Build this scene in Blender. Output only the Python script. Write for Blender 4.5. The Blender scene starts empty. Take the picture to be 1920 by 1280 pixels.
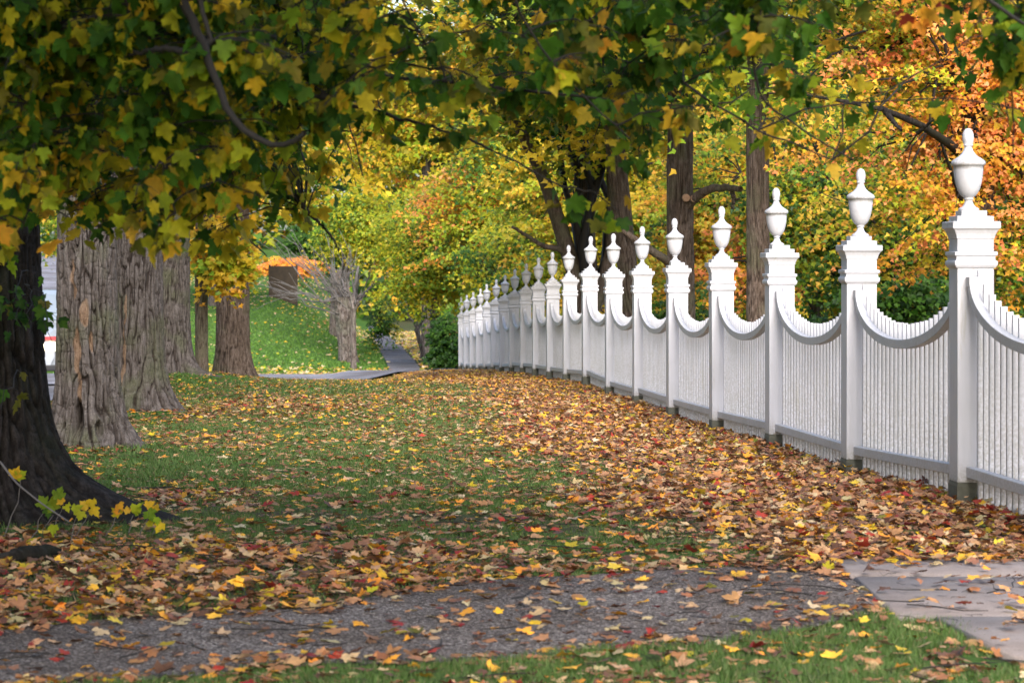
import bpy, math, random
import numpy as np
from mathutils import Vector, Matrix

random.seed(7)
RNG = np.random.default_rng(11)
C = bpy.context.scene.collection
F = 4750.0; HY = 474.0; CAMZ = 1.6

def P(px, py, Y):
    """point of the place seen in direction (px, py) at distance Y"""
    return np.array([(px - 960) / F * Y, Y, CAMZ + (HY - py) / F * Y])

# ------------------------------------------------------------------ helpers
def link(name, me, parent=None):
    o = bpy.data.objects.new(name, me)
    C.objects.link(o)
    if parent is not None:
        o.parent = parent
    return o

def empty(name, loc=(0, 0, 0), rz=0.0):
    o = bpy.data.objects.new(name, None)
    C.objects.link(o)
    o.location = loc
    o.rotation_euler = (0, 0, rz)
    o.empty_display_size = 0.2
    return o

def tag(o, label=None, cat=None, group=None, kind=None):
    if label: o['label'] = label
    if cat: o['category'] = cat
    if group: o['group'] = group
    if kind: o['kind'] = kind
    return o

def fast_mesh(name, V, T, mat, col=None, smooth=False, extra=None):
    """V (n,3); T (m,k) faces all with k corners"""
    me = bpy.data.meshes.new(name)
    V = np.asarray(V, dtype=np.float32); T = np.asarray(T, dtype=np.int32)
    n, (m, k) = len(V), T.shape
    me.vertices.add(n); me.vertices.foreach_set('co', V.ravel())
    me.loops.add(m * k); me.loops.foreach_set('vertex_index', T.ravel())
    me.polygons.add(m)
    me.polygons.foreach_set('loop_start', np.arange(0, m * k, k, dtype=np.int32))
    me.polygons.foreach_set('loop_total', np.full(m, k, dtype=np.int32))
    if smooth:
        me.polygons.foreach_set('use_smooth', np.ones(m, dtype=bool))
    if col is not None:
        a = me.color_attributes.new('Col', 'FLOAT_COLOR', 'POINT')
        c = np.ones((n, 4), dtype=np.float32); c[:, :3] = col
        a.data.foreach_set('color', c.ravel())
    if extra is not None:
        for k2, v in extra.items():
            a = me.attributes.new(k2, 'FLOAT', 'POINT')
            a.data.foreach_set('value', np.asarray(v, dtype=np.float32))
    me.materials.append(mat)
    me.update(calc_edges=True)
    return me

def hash3(ix, iy, iz, seed):
    h = (ix.astype(np.int64) * 374761393 + iy.astype(np.int64) * 668265263 + iz.astype(np.int64) * 2147483647 + seed * 974634777) & 0xFFFFFFFF
    h = ((h ^ (h >> 13)) * 1274126177) & 0xFFFFFFFF
    h = (h ^ (h >> 16)) & 0xFFFFFFFF
    return h.astype(np.float64) / 4294967295.0

def vnoise(x, y, z, seed=0):
    x = np.asarray(x, float); y = np.asarray(y, float) + x * 0; z = np.asarray(z, float) + x * 0
    xi, yi, zi = np.floor(x), np.floor(y), np.floor(z)
    fx, fy, fz = x - xi, y - yi, z - zi
    fx, fy, fz = [f * f * (3 - 2 * f) for f in (fx, fy, fz)]
    r = 0
    for dx in (0, 1):
        for dy in (0, 1):
            for dz in (0, 1):
                w = (fx if dx else 1 - fx) * (fy if dy else 1 - fy) * (fz if dz else 1 - fz)
                r = r + w * hash3(xi + dx, yi + dy, zi + dz, seed)
    return r * 2 - 1

def sstep(a, b, x):
    t = np.clip((np.asarray(x, float) - a) / (b - a), 0, 1)
    return t * t * (3 - 2 * t)

# ------------------------------------------------------------------ materials
def new_mat(name):
    m = bpy.data.materials.new(name); m.use_nodes = True
    nt = m.node_tree; nt.nodes.clear()
    out = nt.nodes.new('ShaderNodeOutputMaterial')
    return m, nt, out

def N(nt, typ, **kw):
    n = nt.nodes.new(typ)
    for k, v in kw.items():
        if k.startswith('_'):
            setattr(n, k[1:], v)
        else:
            n.inputs[k.replace('__', ' ')].default_value = v
    return n

def ramp(nt, stops):
    r = nt.nodes.new('ShaderNodeValToRGB')
    cr = r.color_ramp
    while len(cr.elements) > 1: cr.elements.remove(cr.elements[-1])
    cr.elements[0].position = stops[0][0]; cr.elements[0].color = (*stops[0][1], 1)
    for p, c in stops[1:]:
        e = cr.elements.new(p); e.color = (*c, 1)
    return r

def mix_rgb(nt, fac, a, b, blend='MIX'):
    m = nt.nodes.new('ShaderNodeMix'); m.data_type = 'RGBA'; m.blend_type = blend
    L = nt.links
    for sock, v in ((m.inputs[0], fac), (m.inputs[6], a), (m.inputs[7], b)):
        if hasattr(v, 'links') or hasattr(v, 'is_linked'): L.new(v, sock)
        elif isinstance(v, (int, float)): sock.default_value = v
        else: sock.default_value = (*v, 1)
    return m.outputs[2]

def leaf_mat(name, trans=0.35, rough=0.5, gain=1.0, spec=0.3, mottle=14.0):
    m, nt, out = new_mat(name); L = nt.links
    at = N(nt, 'ShaderNodeAttribute', _attribute_name='Col')
    tc = nt.nodes.new('ShaderNodeNewGeometry')
    nz = N(nt, 'ShaderNodeTexNoise', Scale=mottle, Detail=3.0)
    L.new(tc.outputs['Position'], nz.inputs['Vector'])
    rp = ramp(nt, [(0.3, (0.85, 0.85, 0.85)), (0.65, (1.15, 1.13, 1.08))])
    L.new(nz.outputs['Fac'], rp.inputs[0])
    c = mix_rgb(nt, 1.0, at.outputs['Color'], rp.outputs[0], 'MULTIPLY')
    if gain != 1.0:
        c = mix_rgb(nt, 1.0, c, (gain, gain, gain), 'MULTIPLY')
    pb = N(nt, 'ShaderNodeBsdfPrincipled', Roughness=rough)
    pb.inputs['Specular IOR Level'].default_value = spec
    L.new(c, pb.inputs['Base Color'])
    tr = nt.nodes.new('ShaderNodeBsdfTranslucent'); L.new(c, tr.inputs['Color'])
    ms = nt.nodes.new('ShaderNodeMixShader'); ms.inputs[0].default_value = trans
    L.new(pb.outputs[0], ms.inputs[1]); L.new(tr.outputs[0], ms.inputs[2])
    L.new(ms.outputs[0], out.inputs[0])
    return m

def bark_mat(name, base, light, moss, dark, wood=False, scale=1.0):
    m, nt, out = new_mat(name); L = nt.links
    geo = nt.nodes.new('ShaderNodeNewGeometry')
    mp = nt.nodes.new('ShaderNodeMapping'); mp.inputs['Scale'].default_value = (14 * scale, 14 * scale, 3.0 * scale)
    L.new(geo.outputs['Position'], mp.inputs[0])
    n1 = N(nt, 'ShaderNodeTexNoise', Scale=1.6, Detail=8.0, Roughness=0.7); L.new(mp.outputs[0], n1.inputs['Vector'])
    n2 = N(nt, 'ShaderNodeTexNoise', Scale=1.7, Detail=5.0); L.new(geo.outputs['Position'], n2.inputs['Vector'])
    n3 = N(nt, 'ShaderNodeTexNoise', Scale=90.0 * scale, Detail=4.0); L.new(geo.outputs['Position'], n3.inputs['Vector'])
    r1 = ramp(nt, [(0.3, dark), (0.48, base), (0.68, light)]); L.new(n1.outputs['Fac'], r1.inputs[0])
    r2 = ramp(nt, [(0.5, (0, 0, 0)), (0.62, (1, 1, 1))]); L.new(n2.outputs['Fac'], r2.inputs[0])
    f2 = nt.nodes.new('ShaderNodeMath'); f2.operation = 'MULTIPLY'; f2.inputs[1].default_value = 0.55
    L.new(r2.outputs[0], f2.inputs[0])
    c = mix_rgb(nt, f2.outputs[0], r1.outputs[0], moss)
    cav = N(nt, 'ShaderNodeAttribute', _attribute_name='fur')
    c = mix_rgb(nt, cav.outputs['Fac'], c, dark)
    wd = N(nt, 'ShaderNodeAttribute', _attribute_name='wood')
    wc = ramp(nt, [(0.35, (0.08, 0.045, 0.025)), (0.5, (0.20, 0.13, 0.085)), (0.7, (0.30, 0.215, 0.15))]); L.new(n1.outputs['Fac'], wc.inputs[0])
    c = mix_rgb(nt, wd.outputs['Fac'], c, wc.outputs[0])
    r3 = ramp(nt, [(0.3, (0.7, 0.7, 0.7)), (0.7, (1.2, 1.2, 1.2))]); L.new(n3.outputs['Fac'], r3.inputs[0])
    c = mix_rgb(nt, 1.0, c, r3.outputs[0], 'MULTIPLY')
    pb = N(nt, 'ShaderNodeBsdfPrincipled', Roughness=0.92)
    pb.inputs['Specular IOR Level'].default_value = 0.15
    L.new(c, pb.inputs['Base Color'])
    b1 = N(nt, 'ShaderNodeBump', Strength=0.7, Distance=0.02); L.new(n1.outputs['Fac'], b1.inputs['Height'])
    b2 = N(nt, 'ShaderNodeBump', Strength=0.5, Distance=0.004); L.new(n3.outputs['Fac'], b2.inputs['Height'])
    L.new(b1.outputs[0], b2.inputs['Normal']); L.new(b2.outputs[0], pb.inputs['Normal'])
    L.new(pb.outputs[0], out.inputs[0])
    return m

def simple_mat(name, col, rough=0.6, metal=0.0, emit=None, es=0.0, noise=None, trans=0.0):
    m, nt, out = new_mat(name); L = nt.links
    pb = N(nt, 'ShaderNodeBsdfPrincipled', Roughness=rough, Metallic=metal)
    pb.inputs['Base Color'].default_value = (*col, 1)
    if noise:
        geo = nt.nodes.new('ShaderNodeNewGeometry')
        nz = N(nt, 'ShaderNodeTexNoise', Scale=noise, Detail=5.0); L.new(geo.outputs['Position'], nz.inputs['Vector'])
        r = ramp(nt, [(0.3, tuple(c * 0.75 for c in col)), (0.7, tuple(min(1, c * 1.2) for c in col))])
        L.new(nz.outputs['Fac'], r.inputs[0]); L.new(r.outputs[0], pb.inputs['Base Color'])
        b = N(nt, 'ShaderNodeBump', Strength=0.3, Distance=0.01); L.new(nz.outputs['Fac'], b.inputs['Height']); L.new(b.outputs[0], pb.inputs['Normal'])
    if emit:
        pb.inputs['Emission Color'].default_value = (*emit, 1); pb.inputs['Emission Strength'].default_value = es
    L.new(pb.outputs[0], out.inputs[0])
    return m

def paint_mat():
    m, nt, out = new_mat('white_fence_paint'); L = nt.links
    geo = nt.nodes.new('ShaderNodeNewGeometry')
    mp = nt.nodes.new('ShaderNodeMapping'); mp.inputs['Scale'].default_value = (26, 26, 2.2)
    L.new(geo.outputs['Position'], mp.inputs[0])
    n1 = N(nt, 'ShaderNodeTexNoise', Scale=1.0, Detail=6.0, Roughness=0.65); L.new(mp.outputs[0], n1.inputs['Vector'])
    n2 = N(nt, 'ShaderNodeTexNoise', Scale=2.3, Detail=4.0); L.new(geo.outputs['Position'], n2.inputs['Vector'])
    n3 = N(nt, 'ShaderNodeTexNoise', Scale=55.0, Detail=5.0); L.new(geo.outputs['Position'], n3.inputs['Vector'])
    r1 = ramp(nt, [(0.28, (0.47, 0.46, 0.44)), (0.40, (0.56, 0.56, 0.60)), (0.7, (0.59, 0.59, 0.64))]); L.new(n1.outputs['Fac'], r1.inputs[0])
    r2 = ramp(nt, [(0.35, (0.92, 0.92, 0.90)), (0.6, (1, 1, 1))]); L.new(n2.outputs['Fac'], r2.inputs[0])
    r3 = ramp(nt, [(0.29, (0.62, 0.60, 0.55)), (0.36, (1, 1, 1))]); L.new(n3.outputs['Fac'], r3.inputs[0])
    c = mix_rgb(nt, 1.0, r1.outputs[0], r2.outputs[0], 'MULTIPLY')
    c = mix_rgb(nt, 0.06, c, r3.outputs[0], 'MULTIPLY')
    # weather grime that settles on upward edges and near the soil: a z-driven splash stain
    at = N(nt, 'ShaderNodeAttribute', _attribute_name='grime')
    gm = nt.nodes.new('ShaderNodeMath'); gm.operation = 'MULTIPLY'
    r4 = ramp(nt, [(0.35, (0, 0, 0)), (0.62, (1, 1, 1))]); L.new(n3.outputs['Fac'], r4.inputs[0])
    L.new(at.outputs['Fac'], gm.inputs[0]); L.new(r4.outputs[0], gm.inputs[1])
    c = mix_rgb(nt, gm.outputs[0], c, (0.22, 0.20, 0.15))
    pb = N(nt, 'ShaderNodeBsdfPrincipled', Roughness=0.55)
    pb.inputs['Specular IOR Level'].default_value = 0.3
    L.new(c, pb.inputs['Base Color'])
    b = N(nt, 'ShaderNodeBump', Strength=0.12, Distance=0.002); L.new(n1.outputs['Fac'], b.inputs['Height']); L.new(b.outputs[0], pb.inputs['Normal'])
    L.new(pb.outputs[0], out.inputs[0])
    return m

M = {}
M['leaf'] = leaf_mat('maple_leaf', 0.38, 0.45)
M['leaf_near'] = leaf_mat('maple_leaf_near', 0.50, 0.55, spec=0.15, mottle=30.0)
M['litter'] = leaf_mat('fallen_leaf', 0.12, 0.6, spec=0.25, mottle=40.0)
M['grass'] = leaf_mat('grass_blade', 0.25, 0.55, mottle=2.5)
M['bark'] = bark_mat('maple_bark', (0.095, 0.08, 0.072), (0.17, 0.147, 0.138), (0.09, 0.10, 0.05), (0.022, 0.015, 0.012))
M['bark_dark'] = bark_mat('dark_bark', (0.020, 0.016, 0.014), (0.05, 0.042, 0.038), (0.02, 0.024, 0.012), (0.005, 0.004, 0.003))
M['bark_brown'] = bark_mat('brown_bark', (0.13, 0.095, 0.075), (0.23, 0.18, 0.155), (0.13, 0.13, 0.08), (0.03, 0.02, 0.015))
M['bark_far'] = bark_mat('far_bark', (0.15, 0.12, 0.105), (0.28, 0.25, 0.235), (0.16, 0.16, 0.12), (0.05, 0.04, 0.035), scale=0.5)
M['twig'] = simple_mat('twig_bark', (0.016, 0.012, 0.010), 0.8, noise=60.0)
M['bare_twig'] = simple_mat('bare_grey_twig', (0.15, 0.135, 0.13), 0.8, noise=20.0)
M['cut_wood'] = simple_mat('cut_wood', (0.42, 0.25, 0.16), 0.8, noise=70.0)
M['paint'] = paint_mat()
M['stone'] = simple_mat('mossy_stone', (0.11, 0.11, 0.085), 0.9, noise=18.0)
M['panel'] = simple_mat('brown_board', (0.05, 0.032, 0.018), 0.6, noise=6.0)

# ------------------------------------------------------------------ terrain
PITCH = 3.54; N0 = 4.6
tips = [2.40, 2.26, 2.20, 2.095, 2.015, 1.955, 1.885, 1.87, 1.735, 1.615, 1.505, 1.37, 1.22, 1.055, .91, .745, .57, .42, .275, .14]
POST = []
for i in range(-1, 20):
    Y = PITCH * (N0 + i)
    X = 4.067 - 0.0684 * Y
    z = 0.03 if i < 0 else tips[i] - 2.40
    POST.append((X, Y, z))
FROT = math.atan(0.0684)
_by = np.array([-50, 0, 12.7, 16.3] + [p[1] for p in POST[2:]] + [90, 97, 110, 150, 200, 300, 700])
_bz = np.array([0, 0, 0.0, 0.0] + [p[2] for p in POST[2:]] + [-2.62, -3.0, -3.05, -3.7, -4.6, -4.6, -4.6])
_fy = np.linspace(-50, 700, 3001); _fz = np.interp(_fy, _by, _bz)
_k = np.ones(13) / 13; _fz = np.convolve(np.pad(_fz, 6, mode='edge'), _k, 'valid')
_hy = np.array([94, 100, 120, 140, 170, 200, 260, 400, 700]); _hz = np.array([-2.98, -2.85, -1.95, -0.95, .3, 1.2, 2.6, 4, 5])
MOUNDS = [(-3.78, 22.6, .10, .9), (-4.58, 31, .09, .9), (-5.6, 42, .18, 1.3), (-5.5, 50, .13, 1.3), (-5.7, 47, .15, .8), (-3.5, 15.2, .10, .8)]

def pathX(Y):   # centre line of the far pavement
    return -3.86 - .0641 * (np.asarray(Y, float) - 94)

def ground(X, Y):
    X = np.asarray(X, float); Y = np.asarray(Y, float)
    z = np.interp(Y, _fy, _fz)
    d = (4.067 - 0.0684 * Y) - X
    z = z - 0.62 * sstep(46, 62, Y) * (1 - sstep(80, 94, Y)) * sstep(1.4, 4.2, d)
    z = z - 0.05 * sstep(46, 60, Y) * (1 - sstep(80, 92, Y)) * sstep(0.5, 1.4, d)
    hill = np.interp(Y, _hy, _hz)
    w = sstep(0.5, 7.0, pathX(Y) - X) * sstep(94, 99, Y)
    z = z + (np.maximum(hill, z) - z) * w
    # land behind the fence rolls up a little
    z = z + 0.5 * sstep(5, 30, -d)
    for mx, my, h, r in MOUNDS:
        z = z + h * np.exp(-((X - mx) ** 2 + (Y - my) ** 2) / r ** 2)
    z = z + 0.018 * vnoise(X * 0.9, Y * 0.9, 0, 3) + 0.05 * vnoise(X * .12, Y * .12, 0, 4) * sstep(14, 40, Y)
    # street left of the row of trees lies a little lower
    z = z - 0.12 * sstep(-6.3, -6.6, X) * (1 - sstep(95, 100, Y)) * sstep(5, 25, Y)
    return z

def g1(X, Y):
    return float(ground(np.array([X]), np.array([Y]))[0])

def slabs():
    return [[(1.66, 12.42), (4.6, 12.42), (4.6, 13.05), (1.655, 13.05)],
            [(1.69, 11.03), (4.6, 11.03), (4.6, 12.39), (1.67, 12.39)],
            [(1.97, 9.95), (4.6, 9.75), (4.6, 11.0), (1.83, 11.0)]]

def path_edges(X):
    """near and far edge (Y) of the worn gravel path"""
    lo = np.interp(X, [-6, -2.2, -1.0, 0.0, 0.8, 1.3, 1.75], [8.3, 9.0, 9.8, 10.0, 10.35, 10.8, 11.3])
    hi = np.interp(X, [-6, -2.2, -1.0, -0.2, 0.6, 1.3, 1.75], [10.3, 10.75, 11.35, 12.3, 12.75, 13.0, 12.6])
    wob = 0.10 * vnoise(X * 2.1, 5.0, 0, 9) + 0.05 * vnoise(X * 6.1, 2.0, 0, 10)
    return lo + wob, hi - wob * 1.3

def cover(X, Y):
    """how much of the ground fallen leaves hide, 0..1.5"""
    d = (4.067 - 0.0684 * Y) - X
    w = 2.9 + 0.5 * vnoise(Y * .25, 3, 0, 20)
    c = 0.46 + 0.20 * vnoise(X * .9, Y * .55, 0, 21) + 0.14 * vnoise(X * 2.6, Y * 1.6, 0, 22)
    c = np.where(Y > 30, c + 0.10, c)
    c = np.maximum(c, 1.35 * (1 - sstep(w - 1.4, w + .4, d)) * (d > -9))
    c = np.where((d < -0.2), 0.8, c)
    fg = (1 - sstep(13.2, 14.6, Y + .5 * vnoise(X, Y, 0, 23))) * (1 - sstep(-0.6, 0.9, X)) * 1.1
    c = np.maximum(c, fg)
    c = np.maximum(c, (1 - sstep(13.0, 14.2, Y)) * 0.75 * (Y > 12))
    band = np.exp(-((Y - 14.7 + X * .5) / .7) ** 2) * (X < 1.3)
    c = c * (1 - 0.55 * band)
    c = c - 0.35 * np.exp(-(((X + 2.9) / .55) ** 2 + ((Y - 20.5) / 2.2) ** 2))
    lo, hi = path_edges(X)
    inp = sstep(0, .25, Y - lo) * sstep(0, .35, hi - Y)
    c = c * (1 - inp) + inp * 0.17
    c = np.where(Y < lo, 0.42 + 0.3 * vnoise(X * 2, Y * 2, 0, 25), c)
    for s in slabs():
        ins = (X > s[0][0]) & (Y > s[0][1] - .02) & (Y < s[2][1] + .02)
        c = np.where(ins, 0.11 + 1.0 * sstep(12.55, 13.0, Y + .12 * (X - 2.3)), c)
    return np.clip(c, 0.02, 1.5)

def build_ground():
    ys = np.unique(np.concatenate([np.arange(-30, 6, 1.5), np.arange(6, 24, .12), np.arange(24, 60, .3), np.arange(60, 130, .6), np.arange(130, 260, 2.5), np.arange(260, 901, 20)]))
    xs = np.unique(np.concatenate([np.arange(-500, -60, 20), np.arange(-60, -16, 2), np.arange(-16, -7, .5), np.arange(-7, 5, .14), np.arange(5, 20, .6), np.arange(20, 60, 2.5), np.arange(60, 501, 20)]))
    XX, YY = np.meshgrid(xs, ys)
    ZZ = ground(XX.ravel(), YY.ravel())
    V = np.stack([XX.ravel(), YY.ravel(), ZZ], 1)
    nx, ny = len(xs), len(ys)
    idx = np.arange(nx * ny).reshape(ny, nx)
    T = np.stack([idx[:-1, :-1], idx[:-1, 1:], idx[1:, 1:], idx[1:, :-1]], -1).reshape(-1, 4)
    m, nt, out = new_mat('lawn_soil'); L = nt.links
    geo = nt.nodes.new('ShaderNodeNewGeometry')
    n1 = N(nt, 'ShaderNodeTexNoise', Scale=0.8, Detail=6.0); L.new(geo.outputs['Position'], n1.inputs['Vector'])
    n2 = N(nt, 'ShaderNodeTexNoise', Scale=24.0, Detail=8.0, Roughness=.7); L.new(geo.outputs['Position'], n2.inputs['Vector'])
    n3 = N(nt, 'ShaderNodeTexNoise', Scale=0.11, Detail=3.0); L.new(geo.outputs['Position'], n3.inputs['Vector'])
    green = ramp(nt, [(0.25, (0.035, 0.075, 0.018)), (0.5, (0.06, 0.13, 0.025)), (0.75, (0.10, 0.19, 0.035))]); L.new(n2.outputs['Fac'], green.inputs[0])
    soil = ramp(nt, [(0.3, (0.045, 0.034, 0.024)), (0.7, (0.12, 0.09, 0.065))]); L.new(n2.outputs['Fac'], soil.inputs[0])
    at = N(nt, 'ShaderNodeAttribute', _attribute_name='soil')
    ad = nt.nodes.new('ShaderNodeMath'); ad.operation = 'ADD'; L.new(at.outputs['Fac'], ad.inputs[0])
    ms = N(nt, 'ShaderNodeMath', _operation='MULTIPLY_ADD'); ms.inputs[1].default_value = 1.2; ms.inputs[2].default_value = -0.6
    L.new(n1.outputs['Fac'], ms.inputs[0]); L.new(ms.outputs[0], ad.inputs[1]); ad.use_clamp = True
    c = mix_rgb(nt, ad.outputs[0], green.outputs[0], soil.outputs[0])
    tint = ramp(nt, [(0.35, (0.85, 0.95, 0.8)), (0.65, (1.15, 1.08, 1.1))]); L.new(n3.outputs['Fac'], tint.inputs[0])
    c = mix_rgb(nt, 1.0, c, tint.outputs[0], 'MULTIPLY')
    pb = N(nt, 'ShaderNodeBsdfPrincipled', Roughness=0.95); pb.inputs['Specular IOR Level'].default_value = .1
    L.new(c, pb.inputs['Base Color'])
    b = N(nt, 'ShaderNodeBump', Strength=0.8, Distance=0.03); L.new(n2.outputs['Fac'], b.inputs['Height']); L.new(b.outputs[0], pb.inputs['Normal'])
    L.new(pb.outputs[0], out.inputs[0])
    cv = cover(V[:, 0], V[:, 1])
    soilv = sstep(.5, 1.0, cv) * .8
    soilv = np.where((V[:, 1] > 8) & (V[:, 1] < 30), np.maximum(soilv, .25), soilv)
    soilv = np.where(V[:, 1] > 88, 0.0, soilv)
    pX = pathX(V[:, 1])
    soilv = np.where((V[:, 1] > 93) & (V[:, 0] > pX), 0.75, soilv)
    soilv = np.where((V[:, 0] < -6.0) & (V[:, 1] < 88), 0.7, soilv)
    b_ = np.exp(-((V[:, 1] - 14.9 + V[:, 0] * .45) / .6) ** 2) * (V[:, 0] < 1.5)
    soilv = np.maximum(soilv, .8 * b_)
    me = fast_mesh('ground', V, T, m, smooth=True, extra={'soil': soilv})
    tag(link('ground', me), 'leaf-strewn green lawn rolling down to the street and up the far hill', kind='structure')

build_ground()

def strip_sheet(name, us, edge_fn, nv, mat, lift, label, kind='structure'):
    """a draped sheet: for each u, edge_fn gives two end points (x,y)"""
    V = []; 
    for u in us:
        a, b = edge_fn(u)
        for k in range(nv + 1):
            t = k / nv
            V.append((a[0] + (b[0] - a[0]) * t, a[1] + (b[1] - a[1]) * t))
    V = np.array(V); Z = ground(V[:, 0], V[:, 1]) + lift
    n = len(us)
    idx = np.arange(n * (nv + 1)).reshape(n, nv + 1)
    T = np.stack([idx[:-1, :-1], idx[1:, :-1], idx[1:, 1:], idx[:-1, 1:]], -1).reshape(-1, 4)
    me = fast_mesh(name, np.column_stack([V, Z]), T, mat, smooth=True)
    o = link(name, me); tag(o, label, kind=kind)
    return o

def gravel_mat(name, cols, sc=110.0, patch=1.2):
    m, nt, out = new_mat(name); L = nt.links
    geo = nt.nodes.new('ShaderNodeNewGeometry')
    v = N(nt, 'ShaderNodeTexVoronoi', Scale=sc); L.new(geo.outputs['Position'], v.inputs['Vector'])
    sep = nt.nodes.new('ShaderNodeSeparateColor'); L.new(v.outputs['Color'], sep.inputs[0])
    r = ramp(nt, cols); L.new(sep.outputs[0], r.inputs[0])
    n1 = N(nt, 'ShaderNodeTexNoise', Scale=patch, Detail=6.0); L.new(geo.outputs['Position'], n1.inputs['Vector'])
    r1 = ramp(nt, [(0.35, (0.62, 0.58, 0.54)), (0.65, (1.1, 1.1, 1.1))]); L.new(n1.outputs['Fac'], r1.inputs[0])
    c = mix_rgb(nt, 1.0, r.outputs[0], r1.outputs[0], 'MULTIPLY')
    n2 = N(nt, 'ShaderNodeTexNoise', Scale=45.0, Detail=6.0); L.new(geo.outputs['Position'], n2.inputs['Vector'])
    r2 = ramp(nt, [(0.3, (0.6, 0.6, 0.6)), (0.7, (1.25, 1.22, 1.2))]); L.new(n2.outputs['Fac'], r2.inputs[0])
    c = mix_rgb(nt, 0.8, c, r2.outputs[0], 'MULTIPLY')
    pb = N(nt, 'ShaderNodeBsdfPrincipled', Roughness=0.9); pb.inputs['Specular IOR Level'].default_value = .2
    L.new(c, pb.inputs['Base Color'])
    b = N(nt, 'ShaderNodeBump', Strength=0.9, Distance=0.008); L.new(v.outputs['Distance'], b.inputs['Height'])
    b2 = N(nt, 'ShaderNodeBump', Strength=0.5, Distance=0.02); L.new(n2.outputs['Fac'], b2.inputs['Height']); L.new(b.outputs[0], b2.inputs['Normal'])
    L.new(b2.outputs[0], pb.inputs['Normal'])
    L.new(pb.outputs[0], out.inputs[0])
    return m

GR = gravel_mat('worn_gravel', [(0.0, (0.06, 0.048, 0.043)), (0.45, (0.14, 0.118, 0.108)), (0.8, (0.26, 0.22, 0.205)), (1.0, (0.55, 0.5, 0.46))])
AS = gravel_mat('grey_asphalt', [(0.0, (0.13, 0.13, 0.15)), (0.6, (0.17, 0.17, 0.2)), (1.0, (0.26, 0.26, 0.28))], 60, .5)
RD = gravel_mat('pale_road_asphalt', [(0.0, (0.22, 0.22, 0.25)), (0.6, (0.28, 0.28, 0.32)), (1.0, (0.36, 0.36, 0.4))], 60, .5)

def pe(u):
    lo, hi = path_edges(np.array([u])); return (u, float(lo[0])), (u, float(hi[0]))
strip_sheet('gravel_path', np.arange(-7, 1.78, .07), pe, 30, GR, 0.006, 'worn grey gravel path crossing the foreground to the concrete slabs')
# side road crossing the dip, street on the left, far pavement
strip_sheet('side_road', np.arange(-60, 14, .5), lambda u: ((u, 84.6), (u, 93.4)), 24, RD, 0.09, 'pale grey side road crossing the dip beyond the crest')
strip_sheet('street', np.arange(3, 84.6, .6), lambda u: ((-15.5, u), (-6.75, u)), 14, RD, 0.03, 'pale grey street beyond the row of old maples')
strip_sheet('street_beyond', np.arange(93.4, 260, 2), lambda u: ((-15.5 - (u - 93) * .22, u), (-12.2 - (u - 93) * .22, u)), 8, RD, 0.05, 'pale street climbing the far hill')
def pv(u):
    c = float(pathX(u)); return (c - .62, u), (c + .62, u)
strip_sheet('pavement', np.arange(94.5, 215, .8), pv, 8, AS, 0.03, 'narrow dark grey pavement running away beside the far lawn')

# concrete slabs (real thickness)
def slab_obj():
    m, nt, out = new_mat('pinkish_concrete'); L = nt.links
    geo = nt.nodes.new('ShaderNodeNewGeometry')
    n1 = N(nt, 'ShaderNodeTexNoise', Scale=3.0, Detail=8.0, Roughness=.65); L.new(geo.outputs['Position'], n1.inputs['Vector'])
    n2 = N(nt, 'ShaderNodeTexNoise', Scale=120.0, Detail=3.0); L.new(geo.outputs['Position'], n2.inputs['Vector'])
    n3 = N(nt, 'ShaderNodeTexNoise', Scale=9.0, Detail=8.0, Roughness=.8); L.new(geo.outputs['Position'], n3.inputs['Vector'])
    r1 = ramp(nt, [(0.3, (0.24, 0.195, 0.18)), (0.7, (0.37, 0.315, 0.30))]); L.new(n1.outputs['Fac'], r1.inputs[0])
    r2 = ramp(nt, [(0.3, (0.8, 0.8, 0.8)), (0.7, (1.12, 1.12, 1.12))]); L.new(n2.outputs['Fac'], r2.inputs[0])
    r3 = ramp(nt, [(0.33, (0.45, 0.4, 0.36)), (0.42, (1, 1, 1))]); L.new(n3.outputs['Fac'], r3.inputs[0])
    c = mix_rgb(nt, 1.0, r1.outputs[0], r2.outputs[0], 'MULTIPLY'); c = mix_rgb(nt, .8, c, r3.outputs[0], 'MULTIPLY')
    pb = N(nt, 'ShaderNodeBsdfPrincipled', Roughness=0.9); L.new(c, pb.inputs['Base Color'])
    b = N(nt, 'ShaderNodeBump', Strength=0.4, Distance=0.004); L.new(n2.outputs['Fac'], b.inputs['Height']); L.new(b.outputs[0], pb.inputs['Normal'])
    L.new(pb.outputs[0], out.inputs[0])
    V = []; Fc = []
    for k, s in enumerate(slabs()):
        top = 0.020 + [0.006, 0.0, 0.004][k]
        b0 = len(V)
        for (x, y) in s: V.append((x, y, -0.15))
        for (x, y) in s: V.append((x, y, top - .012))
        cx = sum(p[0] for p in s) / 4; cy = sum(p[1] for p in s) / 4
        for (x, y) in s: V.append((x + (.012 if x < cx else -.012), y + (.012 if y < cy else -.012), top))
        Fc.append((b0 + 8, b0 + 9, b0 + 10, b0 + 11))
        for r in (0, 4):
            for q in range(4):
                Fc.append((b0 + r + q, b0 + r + (q + 1) % 4, b0 + r + 4 + (q + 1) % 4, b0 + r + 4 + q))
    me = fast_mesh('concrete_walk', np.array(V), np.array(Fc), m)
    tag(link('concrete_walk', me), 'pinkish concrete walk of three slabs at the end of the gravel path', kind='structure')
slab_obj()

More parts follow.
